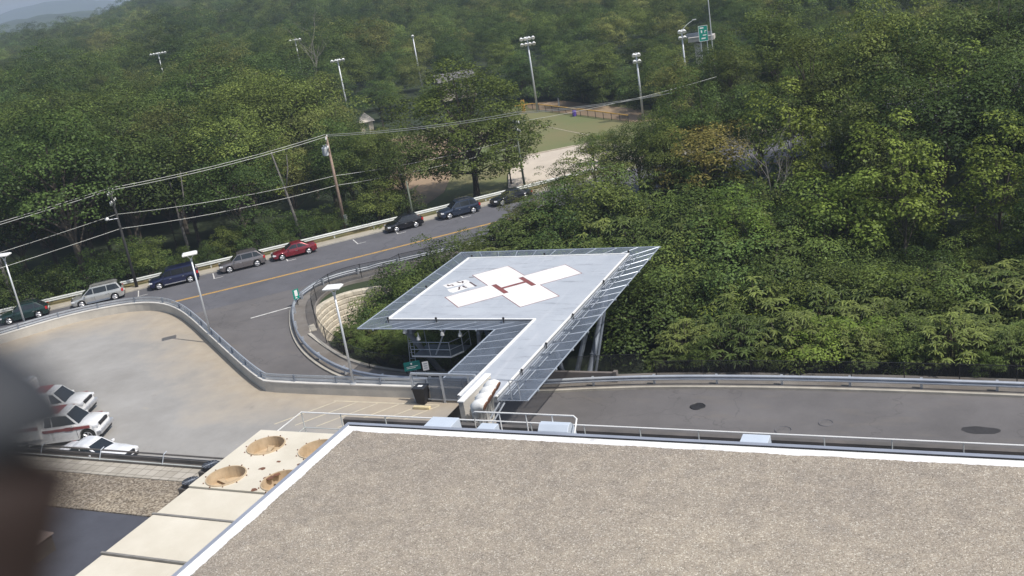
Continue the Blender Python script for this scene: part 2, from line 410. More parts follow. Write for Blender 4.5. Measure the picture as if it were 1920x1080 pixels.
# kerbs, sidewalk and verge
b = MB(); b.sweep([(-.18, -.3), (0.0, -.3), (0.0, .13), (-.18, .13)], [(p[0], p[1], 0) for p in K]); struct(b.build('street_kerb', M['kerb']))
b = MB(); b.sweep([(-1.55, -.3), (-.18, -.3), (-.18, .122), (-1.55, .122)], [(p[0], p[1], 0) for p in K]); struct(b.build('sidewalk', M['sidewalk']))
b = MB(); b.sweep([(-3.4, -.35), (-1.55, -.35), (-1.55, .10), (-3.4, .03)], [(p[0], p[1], 0) for p in K]); struct(b.build('verge', M['drygrass']))
b = MB(); b.sweep([(-.2, -.3), (0.0, -.3), (0.0, .14), (-.2, .14)], [(p[0], p[1], zr(p[0], p[1])) for p in C]); struct(b.build('curve_kerb', M['kerb']))
b = MB(); b.sweep([(-2.3, -.4), (-.2, -.4), (-.2, .125), (-2.3, .10)], [(p[0], p[1], zr(p[0], p[1])) for p in C]); struct(b.build('curve_pavement', mat('dirty_verge_paving', (.20, .185, .17), (.13, .115, .10), .4, .9)))

# markings
def mark(path, wd, z, name, m, dash=None):
    b = MB()
    b.sweep([(-wd/2, 0), (wd/2, 0)], [(p[0], p[1], z(p[0], p[1]) if callable(z) else z) for p in path], closed=False)
    return struct(b.build(name, m))
Y = [p for p in offset(K, 7.8) if 64 < p[1] < 100]
for o_ in (-.12, .12): mark([p for p in offset(Y, o_)], .13, .006, 'yellow_centre_line', M['yellow'])
mark([(-58.7, 68.0), (-55.7, 71.4)], .22, .006, 'white_lane_line', M['markwhite'])
kk = K
for px_, py_ in [(-72.6, 80.2), (-78.2, 75.6), (-67.3, 85.0), (-62.2, 90.3), (-58.2, 93.7), (-88.2, 66.8), (-53.2, 98.6)]:
    i = min(range(len(K)), key=lambda q: (K[q][0]-px_)**2+(K[q][1]-py_)**2)
    a, c = Vector(K[i-1]), Vector(K[i+1]); t = (c-a).normalized(); nr = Vector((t.y, -t.x)); p = Vector(K[i])
    b = MB(); 
    def q4(a_, b_, wd):
        d = (b_-a_).normalized(); s_ = Vector((d.y, -d.x))*wd/2
        b.face([(*(a_-s_), .006), (*(b_-s_), .006), (*(b_+s_), .006), (*(a_+s_), .006)][::-1])
    q4(p+nr*.3, p+nr*2.5, .11); q4(p+nr*2.55-t*.1, p+nr*2.55+t*.9, .10)
    struct(b.build('parking_bay_tick', M['markwhite']))

# ------------------------------------------------------------------ guardrails and chain-link fence
WB = [(-.03, .40), (.06, .46), (.06, .52), (-.02, .585), (.06, .65), (.06, .71), (-.03, .78), (-.05, .78), (.03, .705), (.03, .655), (-.05, .585), (.03, .515), (.03, .465), (-.05, .40)]
def guardrail(path, zf, label, m, every=3.8, dz=0.0, tube_post=False):
    pp = [(p[0], p[1], zf(p[0], p[1])+dz) for p in path]
    t = thing('guardrail', label, 'guardrail', pp[0])
    b = MB(); b.sweep([(l, z) for l, z in WB], pp); b.build('rail', m, t, world=True)
    acc = 0; last = None
    for i, p in enumerate(pp):
        if last is not None: acc += math.hypot(p[0]-last[0], p[1]-last[1])
        last = p
        if i == 0 or acc >= every:
            acc = 0; j = min(i+1, len(pp)-1); k = max(i-1, 0)
            ang = math.atan2(pp[j][1]-pp[k][1], pp[j][0]-pp[k][0])
            b = MB(); nx, ny = math.sin(ang), -math.cos(ang)
            b.obox((p[0]-nx*.14, p[1]-ny*.14, p[2]+.27), (.14, .16, 1.0), ang); b.build('post', m if not tube_post else M['galv'], t, world=True)
    return t
vis = lambda p: -100 < p[0]
G = [p for p in offset(K, -1.95) if -112 < p[0] < -38]
guardrail(G, lambda x, y: .02, 'long pale steel guardrail along the far side of the street in front of the woods', M['galvlight'])
Ci = [i for i in range(len(C)) if C[i][1] < 96 and C[i][0] < 30]
GC = [(p[0], p[1]) for p in offset([C[i] for i in Ci], -.40)]
gl = [p for p in GC if p[0] < -34 or p[1] > 75]; gr = [p for p in GC if p[0] > -28 and p[1] < 75]
guardrail(gl, zr, 'curved steel guardrail bending round the block retaining wall', M['galv'], 3.0)
guardrail(gr, zr, 'steel guardrail behind the near road at the right, below the sumac bushes', M['galv'], 3.8)
def chain_fence(path, zf, label, h=1.5, every=3.0):
    pp = [(p[0], p[1], zf(p[0], p[1])) for p in path]
    t = thing('chain_link_fence', label, 'fence', pp[0])
    b = MB(); b.sweep([(0, .1), (0, h)], pp, closed=False); b.build('mesh_panel', M['chain'], t, world=True)
    b = MB(); b.tube([(p[0], p[1], p[2]+h) for p in pp], .022, 5); b.build('top_rail', M['blacksteel'], t, world=True)
    acc = every; last = None
    for p in pp:
        if last is not None: acc += math.hypot(p[0]-last[0], p[1]-last[1])
        last = p
        if acc >= every:
            acc = 0; b = MB(); b.tube([(p[0], p[1], p[2]-.1), (p[0], p[1], p[2]+h+.06)], .032, 6); b.build('post', M['blacksteel'], t, world=True)
    return t
FP = [(p[0], p[1]) for p in offset([C[i] for i in Ci], -2.15)]
chain_fence([p for p in FP if p[0] < -20 or p[1] > 75], lambda x, y: zr(x, y)+.05, 'black chain link fence curving between the guardrail and the block wall', 1.5)
chain_fence([p for p in offset([C[i] for i in Ci], -1.35) if p[0] > -20 and p[1] < 75], lambda x, y: zr(x, y)+.05, 'black chain link fence in front of the sumac bushes along the right road', 1.3)

# segmental block retaining wall
def block_wall():
    t = thing('retaining_wall', 'curved retaining wall of pale split stone blocks above the green hollow', 'retaining wall', (WALLP[0][0], WALLP[0][1], -3.4))
    rnd = random.Random(4)
    P = resample([(p[0], p[1]) for p in WALLP], .3)
    for c in range(7):
        b = MB(); z1 = -.02-c*.44; z0 = z1-.41
        path = offset(P, .1+c*.10) if True else P
        L = 0; i = c % 2; step = 3
        while i+step < len(path):
            a, e = Vector(path[i]), Vector(path[i+step]); d = (e-a); ln = d.length; ang = math.atan2(d.y, d.x); mid = (a+e)/2
            n_ = Vector((math.sin(ang), -math.cos(ang))); j = rnd.uniform(-.025, .045)
            # chamfered block
            hx, hy, hz = ln/2-.012, .27, (z1-z0)/2; ch = .05
            pts = []
            for sx, sy, sz in [(-1, 1, -1), (1, 1, -1), (1, 1, 1), (-1, 1, 1)]: pts.append((sx*hx, sy*hy, sz*hz))
            for sx, sy, sz in [(-1, -1, -1), (1, -1, -1), (1, -1, 1), (-1, -1, 1)]: pts.append((sx*hx, sy*(hy-ch), sz*hz))
            for sx, sy, sz in [(-1, -1, -1), (1, -1, -1), (1, -1, 1), (-1, -1, 1)]: pts.append((sx*(hx-ch), sy*hy+rnd.uniform(-.03, .02), sz*(hz-ch)))
            Mx = Matrix.Rotation(ang, 3, 'Z')
            W = [Mx @ Vector(q) + Vector((mid.x+n_.x*j, mid.y+n_.y*j, (z0+z1)/2)) for q in pts]
            b.mesh(W, [(0, 1, 2, 3)[::-1], (3, 2, 6, 7)[::-1], (0, 4, 5, 1)[::-1], (0, 3, 7, 4)[::-1], (1, 5, 6, 2)[::-1], (4, 7, 11, 8)[::-1], (5, 9, 10, 6)[::-1], (7, 6, 10, 11)[::-1], (4, 8, 9, 5)[::-1], (8, 11, 10, 9)[::-1]])
            i += step
        b.build('block_course', M['block'], t, world=True)
    b = MB(); b.sweep([(-.25, -3.3), (-.02, -3.3), (-.02, -.06), (-.25, -.06)], [(p[0], p[1], 0) for p in P]); b.build('wall_core', M['kerb'], t, world=True)
block_wall()
# low concrete edge wall below the curved fence
b = MB(); b.sweep([(-.14, -.8), (.14, -.8), (.14, .30), (-.14, .30)], [(p[0], p[1], zr(p[0], p[1])) for p in smooth_path([(-50.3, 64.7), (-47.8, 62.9), (-44.8, 61), (-41.6, 59.9), (-37.6, 59.3), (-31, 59.5)], .8)])
solo(b.build('edge_wall', M['kerb']), 'low curved concrete edge wall between the fence and the hollow shrubs', 'low wall')
b = MB(); b.box(-27.6, -22.4, 58.9, 59.15, -1.6, -.25); b.box(-22.4, -22.15, 58.85, 59.2, -1.7, -.15)
solo(b.build('abutment_wall', mat('abutment', (.19, .17, .16), (.14, .125, .12), .6, .9)), 'short dark concrete wall behind the guardrail at the foot of the helipad columns', 'low wall')

# ------------------------------------------------------------------ parking deck
DZ = 2.5
WALLD = smooth_path([(-28.0, 48.72), (-41.6, 48.72), (-42.9, 49.0), (-52.6, 56.15), (-57.2, 59.6), (-60.9, 62.1), (-64.1, 63.45), (-67.1, 63.4), (-70.0, 61.8), (-71.9, 60.1), (-73.6, 57.7), (-77.5, 51.5), (-88, 34)], .8, 2)
def deck():
    poly = [(-28.0, 48.7)] + [(p[0], p[1]) for p in WALLD[1:]] + [(-88, 24), (-40, 24), (-40, 38.3), (-28.0, 38.3)]
    bm = bmesh.new(); vs_ = [bm.verts.new((x, y, DZ)) for x, y in poly]; bm.faces.new(vs_)
    for x in np.arange(-91, -28, 1.2): bmesh.ops.bisect_plane(bm, geom=bm.verts[:]+bm.edges[:]+bm.faces[:], plane_co=(x, 0, 0), plane_no=(1, 0, 0))
    for y in np.arange(25, 64, 1.2): bmesh.ops.bisect_plane(bm, geom=bm.verts[:]+bm.edges[:]+bm.faces[:], plane_co=(0, y, 0), plane_no=(0, 1, 0))
    bmesh.ops.triangulate(bm, faces=bm.faces[:])
    bmesh.ops.recalc_face_normals(bm, faces=bm.faces[:])
    me = bpy.data.meshes.new('parking_deck'); bm.to_mesh(me); bm.free()
    if me.polygons[0].normal.z < 0: me.flip_normals()
    at = me.attributes.new('edge', 'FLOAT', 'POINT')
    at.data.foreach_set('value', [seg_dist(v.co.x, v.co.y, WALLD[::2]+[WALLD[-1]])[0] for v in me.vertices])
    m, n, bs = newmat('deck_concrete'); bs.inputs['Roughness'].default_value = .9; bs.inputs['Specular IOR Level'].default_value = .25
    c = ramp(n, noise_node(n, .22, 6, .7), .3, .7, (.255, .245, .23), (.34, .33, .315))
    a = n.nodes.new('ShaderNodeAttribute'); a.attribute_name = 'edge'
    nz = noise_node(n, .22, 5, .65)
    md = n.nodes.new('ShaderNodeMath'); md.operation = 'MULTIPLY_ADD'; n.links.new(nz, md.inputs[0]); md.inputs[1].default_value = -9.0; n.links.new(a.outputs['Fac'], md.inputs[2])
    mr = n.nodes.new('ShaderNodeMapRange'); mr.inputs[1].default_value = -3.6; mr.inputs[2].default_value = .8; mr.inputs[3].default_value = .85; mr.inputs[4].default_value = 0; n.links.new(md.outputs[0], mr.inputs[0])
    c = add_mix(n, c, ramp(n, noise_node(n, .8, 5), .3, .7, (.34, .285, .215), (.41, .35, .27)), mr.outputs[0])
    c = add_mix(n, c, (.14, .125, .11), ramp(n, noise_node(n, .5, 6, .8), .62, .78, (0, 0, 0), (.45, .45, .45)))
    c = add_mix(n, c, (.52, .43, .25), ramp(n, noise_node(n, .33, 7, .85, (1, 1.4, 1)), .63, .72, (0, 0, 0), (.5, .5, .5)))
    n.links.new(c, bs.inputs['Base Color'])
    bp = n.nodes.new('ShaderNodeBump'); bp.inputs['Strength'].default_value = .25; bp.inputs['Distance'].default_value = .02; n.links.new(noise_node(n, 14, 4), bp.inputs['Height']); n.links.new(bp.outputs[0], bs.inputs['Normal'])
    me.materials.append(m); o = bpy.data.objects.new('parking_deck', me); COL.objects.link(o); struct(o)
deck()
def parapet():
    pp = [(p[0], p[1], 0) for p in WALLD if p[0] > -92]
    t = thing('parapet_wall', 'pale concrete parapet wall with steel rails round the parking deck', 'parapet wall', (pp[0][0], pp[0][1], DZ))
    # travel goes from right end to the left: right of travel is outside (+y)
    b = MB(); b.sweep([(.0, DZ-4.0), (.30, DZ-4.0), (.30, DZ+.70), (.0, DZ+.70)][::-1], pp); b.build('wall', M['concrete'], t, world=True)
    b = MB(); b.sweep([(-.03, DZ+.70), (.33, DZ+.70), (.33, DZ+.77), (-.03, DZ+.77)][::-1], pp); b.build('cap', mat('wall_cap', (.62, .60, .56), (.5, .48, .45), .6, .8), t, world=True)
    for zc in (.92, 1.14):
        b = MB(); b.sweep([(.20, DZ+zc-.07), (.29, DZ+zc-.05), (.29, DZ+zc+.05), (.20, DZ+zc+.07)][::-1], pp); b.build('rail', M['galv'], t, world=True)
    acc = 9; last = None
    for p in pp[:-1]:
        if last: acc += math.hypot(p[0]-last[0], p[1]-last[1])
        last = p
        if acc >= 2.4:
            acc = 0; i = pp.index(p); q = pp[i+1]; ang = math.atan2(q[1]-p[1], q[0]-p[0]); n_ = (math.sin(ang), -math.cos(ang))
            b = MB(); b.obox((p[0]+n_[0]*.17, p[1]+n_[1]*.17, DZ+.98), (.09, .09, .48), ang); b.build('post', M['galvdark'], t, world=True)
parapet()
# parking stripes on the deck
b = MB()
def line2(b, x0, y0, x1, y1, wd, z):
    d = Vector((x1-x0, y1-y0)).normalized(); s_ = Vector((d.y, -d.x))*wd/2
    b.face([(x0+s_.x, y0+s_.y, z), (x0-s_.x, y0-s_.y, z), (x1-s_.x, y1-s_.y, z), (x1+s_.x, y1+s_.y, z)][::-1])
line2(b, -36.6, 47.95, -29.2, 47.95, .12, DZ+.006)
for x in (-36.4, -34.9, -33.4, -31.9, -30.4, -29.2): line2(b, x, 47.85, x-2.3, 44.6, .12, DZ+.006)
o = b.build('parking_stripes', M['faded'])
for v, f_ in ((0, 0),): pass
struct(o)
for poly in o.data.polygons:
    if poly.normal.z < 0: poly.flip()

# ------------------------------------------------------------------ lamp posts on the deck
def lamp_post(loc, rz, label, h=6.9):
    t = thing('street_lamp', label, 'street lamp', loc, rz, 'shoebox lamps on the deck parapet')
    b = MB(); b.obox((0, 0, .03), (.34, .34, .06)); b.build('base_plate', M['pole'], t)
    b = MB(); b.tube([(0, 0, 0), (0, 0, h-.35)], [.085, .06], 10); b.build('pole', M['pole'], t, smooth=True)
    b = MB(); b.tube([(0, 0, h-.4), (-.28, 0, h-.06)], .03, 6); b.tube([(0, 0, h-.4), (.28, 0, h-.06)], .03, 6); b.obox((0, 0, h-.4), (.16, .16, .14)); b.build('bracket', M['pole'], t)
    b = MB()
    top = [(-.55, -.40), (.55, -.40), (.55, .40), (-.55, .40)]
    b.mesh([(x*.94, y*.94, h-.06) for x, y in top]+[(x, y, h+.02) for x, y in top]+[(x*.8, y*.8, h+.10) for x, y in top], [(3, 2, 1, 0), (0, 1, 5, 4), (1, 2, 6, 5), (2, 3, 7, 6), (3, 0, 4, 7), (4, 5, 9, 8), (5, 6, 10, 9), (6, 7, 11, 10), (7, 4, 8, 11), (8, 9, 10, 11)])
    b.build('lamp_head', M['white'], t)
    b = MB(); b.box(-.42, .42, -.28, .28, h-.075, h-.062); b.build('lens', M['lampglass'], t)
def near_wall(x, y):
    i = min(range(len(WALLD)), key=lambda q: (WALLD[q][0]-x)**2+(WALLD[q][1]-y)**2); return WALLD[i]
lamp_post((-35.55, 48.9, DZ+.77), R(12), 'grey lamp post with white square head on the deck wall before the block wall', 6.3)
lamp_post((-53.0, 56.65, DZ+.77), R(40), 'tall grey lamp post with white square head on the diagonal deck wall by the street', 6.3)
lamp_post((-73.9, 58.0, DZ+.77), R(20), 'leftmost grey lamp post on the deck wall, head at the left edge', 6.3)

# ------------------------------------------------------------------ helipad
def helipad():
    Z = 4.0
    x0, x1, y0, y1 = -38.05, -24.45, 57.65, 71.1; wx0, wy = -26.9, 46.2
    t = thing('helipad', 'raised grey helipad with white cross, red H and steel safety nets on slanted columns', 'helipad', (-31.2, 64.4, -4.0))
    m, n, bs = newmat('helipad_deck'); bs.inputs['Roughness'].default_value = .45; bs.inputs['Metallic'].default_value = .15
    c = ramp(n, noise_node(n, .25, 6, .7), .3, .7, (.41, .435, .475), (.52, .545, .58))
    c = add_mix(n, c, (.25, .26, .29), ramp(n, noise_node(n, .9, 7, .8, (.4, 2.2, 1)), .54, .68, (0, 0, 0), (.8, .8, .8)))
    c = add_mix(n, c, (.56, .57, .60), ramp(n, noise_node(n, .6, 4, .6, (3, .4, 1)), .55, .75, (0, 0, 0), (.6, .6, .6)))
    c = add_mix(n, c, (.20, .19, .19), ramp(n, noise_node(n, 2.6, 7, .85, (.35, 1.6, 1)), .63, .72, (0, 0, 0), (.7, .7, .7)))
    n.links.new(c, bs.inputs['Base Color'])
    b = MB(); L_ = [(x0, y0), (wx0, y0), (wx0, wy), (x1, wy), (x1, y1), (x0, y1)]
    b.prism(L_, Z-.30, Z); b.build('deck', m, t, world=True)
    # white edge kerb
    b = MB(); e = .14
    for (ax, ay, bx, by) in [(x0, y1-e, x1, y1), (x0, y0, x0+e, y1-e), (x0+e, y0, wx0+e, y0+e), (wx0, wy, wx0+e, y0), (x1-e, wy, x1, y1-e)]:
        b.box(ax, bx, ay, by, Z-.05, Z+.07)
    b.build('edge_kerb', M['white'], t, world=True)
    # cross
    cx, cy = -31.2, 64.45; hl, hw = 4.85, 1.5
    def rot(p): c_, s_ = math.cos(R(45)), math.sin(R(45)); return (cx+p[0]*c_-p[1]*s_, cy+p[0]*s_+p[1]*c_)
    def cross(hl, hw): return [rot(p) for p in [(-hl, -hw), (-hw, -hw), (-hw, -hl), (hw, -hl), (hw, -hw), (hl, -hw), (hl, hw), (hw, hw), (hw, hl), (-hw, hl), (-hw, hw), (-hl, hw)]]
    b = MB(); b.prism(cross(hl, hw), Z+.001, Z+.006); b.build('cross_outline', M['h'], t, world=True)
    mc = mat('cross_white', (.80, .78, .765), (.68, .66, .64), .8, .5)
    b = MB(); b.prism(cross(hl-.055, hw-.055), Z+.0062, Z+.011); b.build('cross', mc, t, world=True)
    b = MB()
    mr_ = mat('h_outline', (.10, .06, .06), None, 3, .6)
    def hpoly(b, s, z0, z1, g=0.0):
        # bars run across, joined by a crossbar, in the cross frame
        def rect(xa, xb, ya, yb): b.prism([rot(q) for q in [(xa-g, ya-g), (xb+g, ya-g), (xb+g, yb+g), (xa-g, yb+g)]], z0, z1)
        rect(-1.25, -.91, -1.25, 1.25); rect(.91, 1.25, -1.25, 1.25); rect(-.91+g*2, .91-g*2, -.17, .17)
    b = MB(); hpoly(b, 1, Z+.0112, Z+.0142, .02); b.build('letter_h_outline', mr_, t, world=True)
    b = MB(); hpoly(b, 1, Z+.0144, Z+.018, 0); b.build('letter_h', M['h'], t, world=True)
    # weight limit panel, white boxes with broken digits
    def pp(px, py):   # photo-plan corner points of the panels, measured on the deck
        return (px, py)
    b = MB()
    for q in PANELS: b.prism(q, Z+.001, Z+.006)
    b.build('number_panel', mc, t, world=True)
    for grp in ((0, 3), (3, 5), (5, 7), (7, 10), (10, 12), (12, 14), (14, 15)):
        b = MB()
        for (ax, ay, bx, by) in DIGITS[grp[0]:grp[1]]: line2(b, ax, ay, bx, by, .13, Z+.010)
        o = b.build('painted_digit', mr_, t, world=True)
        for po in o.data.polygons:
            if po.normal.z < 0: po.flip()
    # safety net frame
    nx0, nx1, ny0, ny1, w0 = x0-1.6, x1+1.8, y0-1.35, y1+1.95, wx0-2.2
    zn = 3.84
    segs = [((x0, y1), (x1, y1), (nx0, ny1), (nx1, ny1)), ((x1, wy), (x1, y1), (nx1, wy), (nx1, ny1)), ((x0, y0), (x0, y1), (nx0, ny0), (nx0, ny1)), ((x0, y0), (wx0, y0), (nx0, ny0), (w0, ny0)), ((wx0, wy+2.3), (wx0, y0), (w0, wy+2.3), (w0, ny0))]
    bt = MB()
    for a, c_, oa, oc in segs:
        b = MB(); b.face([(*a, zn), (*c_, zn), (*oc, zn+.02), (*oa, zn+.02)]); b.build('net_panel', M['net'], t, world=True)
        bt.tube([(*oa, zn+.03), (*oc, zn+.03)], .045, 6)
        L = math.hypot(c_[0]-a[0], c_[1]-a[1]); n_ = max(2, int(L/1.25))
        for i in range(n_+1):
            f = i/n_; p = Vector((*a, zn-.02)).lerp(Vector((*c_, zn-.02)), f); q = Vector((*oa, zn+.03)).lerp(Vector((*oc, zn+.03)), f)
            bt.tube([p, q], .03 if i % 2 else .02, 5)
            if i % 2: d = (q-p).normalized(); bt.obox(q+d*.05+Vector((0, 0, -.05)), (.1, .1, .1))
    bt.build('net_frame', mat('net_frame_steel', (.45, .49, .55), (.34, .38, .44), 1, .4, .4), t, world=True)
    b = MB()
    for off, r_ in ((.28, .035), (.42, .02), (.75, .03)):
        ys_ = np.arange(wy+.5, y1-.5, 1.9)
        for ya in ys_: b.tube([(x1+off, ya, zn+.10), (x1+off, ya+1.45, zn+.10)], r_, 5)
    b.build('conduit', M['galv'], t, world=True)
    for (lx, ly) in [(x1+.12, 49.5), (x1+.12, 53.4), (x1+.12, 58.2), (x1+.12, 64.6), (x1-.1, 71.25), (x0+.3, 71.2), (x0-.12, 64.0), (x0+4, y0-.1), (-29, y0-.1), (x0+.2, y0-.1), (-31.4, 71.2)]:
        b = MB(); b.tube([(lx, ly, Z-.2), (lx, ly, Z+.10)], .035, 6); b.tube([(lx, ly, Z+.10), (lx, ly, Z+.2), (lx, ly, Z+.24)], [.08, .08, .03], 8); b.build('perimeter_light', M['blacksteel'], t, world=True)
    # girders under the deck
    b = MB()
    for yb in np.arange(y0+.4, y1, 2.55): b.box(x0+.15, x1-.15, yb-.09, yb+.09, Z-.85, Z-.3)
    for xb in (x0+1.6, -31.2, x1-1.6): b.box(xb-.11, xb+.11, y0+.2, y1-.2, Z-1.15, Z-.852)
    for xb in (wx0+.35, x1-.35): b.box(xb-.1, xb+.1, wy, y0, Z-.9, Z-.302)
    for yb in np.arange(wy+.7, y0-.3, 2.2): b.box(wx0+.46, x1-.46, yb-.06, yb+.06, Z-.7, Z-.302)
    b.build('girder', M['galvdark'], t, world=True)
    cols = [((-25.9, 60.9, -4.4), (-24.9, 66.8, 3.1), .21), ((-25.6, 61.8, -4.6), (-24.2, 64.5, 3.1), .10), ((-26.2, 60.7, -4.4), (-26.3, 58.6, 3.1), .15), ((-34.6, 61.2, -4.4), (-37.4, 58.6, 3.1), .2), ((-34.6, 66.5, -4.6), (-37.4, 69.8, 3.1), .2), ((-28.6, 62.6, -4.6), (-29.6, 58.4, 3.1), .2), ((-28.3, 66, -4.6), (-26.6, 70, 3.1), .2), ((-33.9, 61.4, -4.6), (-31.4, 58.4, 3.1), .15)]
    for a, c_, r_ in cols:
        b = MB(); b.tube([a, c_], r_, 12); d = (Vector(c_)-Vector(a))
        for f in (.05, .45, .93): p = Vector(a)+d*f; b.tube([p, p+d.normalized()*.08], r_*1.3, 12)
        b.build('column', M['galvdark'], t, world=True, smooth=False)
    # service platform hung under the near edge
    px0, px1, py0, py1, pz = -36.9, -33.3, 58.2, 60.4, 1.0
    b = MB(); b.prism([(px0, py0), (px1-.5, py0), (px1, py0+1.0), (px1, py1), (px0, py1)], pz-.06, pz); b.build('service_platform', mat('platform_grating', (.22, .24, .27), (.16, .175, .2), 3, .6, .3), t, world=True)
    b = MB(); b.tube([(px0, py0, pz+.02), (px1-.5, py0, pz+.02), (px1, py0+1.0, pz+.02)], .06, 6); b.build('platform_edge', M['white'], t, world=True)
    b = MB(); 
    rail_ = [(px0, py0, 0), (px1-.5, py0, 0), (px1, py0+1.0, 0), (px1, py1, 0)]
    for hh in (.55, 1.1): b.tube([(x, y, pz+hh) for x, y, _ in rail_], .028, 6)
    for x, y in [(px0, py0), (px0+1.5, py0), (px1-.5, py0), (px1, py0+1.0), (px1, py1), (px0, py1)]: b.tube([(x, y, pz), (x, y, 3.4 if y == py1 else pz+1.1)], .03, 6)
    b.tube([(px0+1.7, py0+.4, pz), (px0+3.0, py0+.6, 3.4)], .06, 6)
    b.build('platform_railing', M['galv'], t, world=True)
    b = MB()
    for ox in (0, .45): b.tube([(px0-.9+ox, py0+.2, -3.8), (px0-.5+ox, py0+.9, 3.2)], .03, 5)
    for i in range(16): f = i/16; z = -3.8+7*f; b.tube([(px0-.9+.4*f, py0+.2+.7*f, z), (px0-.45+.4*f, py0+.2+.7*f, z)], .018, 4)
    b.build('ladder', M['galv'], t, world=True)
    for fx, fy, fz in ((-36.9, 57.9, 3.1), (-33.9, 57.8, 3.0), (-32.6, 57.9, 2.9), (-35.9, 57.9, 2.6)):
        b = MB(); b.tube([(fx, fy, fz+.35), (fx, fy, fz+.1), (fx, fy-.02, fz), (fx, fy-.05, fz-.18)], [.03, .06, .13, .15], 8); b.build('floodlight', M['white'], t, world=True)
    # landing railing at the building end of the walkway
    b = MB(); xa, xb = x1+.05, nx1
    b.tube([(x1-.4, wy+.15, Z+1.0), (xb-.4, wy+.15, Z+1.0)], .03, 6)
    for x in (x1-.3, x1+.8, xb-.5): b.tube([(x, wy+.15, Z-.2), (x, wy+.15, Z+1.0)], .025, 6)
    b.tube([(x1+.1, wy, Z-.3), (x1-1.3, wy-2.2, Z-2.6)], .05, 6); b.tube([(x1+.4, wy, Z-.3), (x1-1.0, wy-2.2, Z-2.6)], .05, 6)
    b.build('landing_railing', M['galv'], t, world=True)
PANELS =  [[(-37.14, 64.65), (-36.46, 64.04), (-35.57, 64.7), (-35.29, 65.51), (-35.75, 65.83)], [(-36.28, 63.69), (-35.75, 63.11), (-35.43, 62.99), (-34.65, 63.98), (-35.39, 64.52)], [(-35.43, 64.7), (-34.61, 63.98), (-34.26, 64.25), (-35.3, 65.45)]]
DIGITS =  [(-36.79, 64.75, -36.51, 64.45), (-36.51, 64.45, -36.4, 64.73), (-36.4, 64.73, -36.13, 64.49), (-36.29, 65.38, -35.9, 65.12), (-35.9, 65.12, -35.9, 65.3), (-35.91, 65.42, -35.8, 65.47), (-35.83, 65.47, -35.65, 65.06), (-35.37, 63.66, -35.24, 63.66), (-35.24, 63.66, -35.54, 64.24), (-35.54, 64.24, -35.42, 64.26), (-35.36, 64.46, -35.07, 64.16), (-35.07, 64.16, -34.81, 64.04), (-35.15, 65.27, -34.64, 64.78), (-34.64, 64.78, -34.16, 64.33), (-35.74, 66.37, -35.34, 66.38)]
helipad()

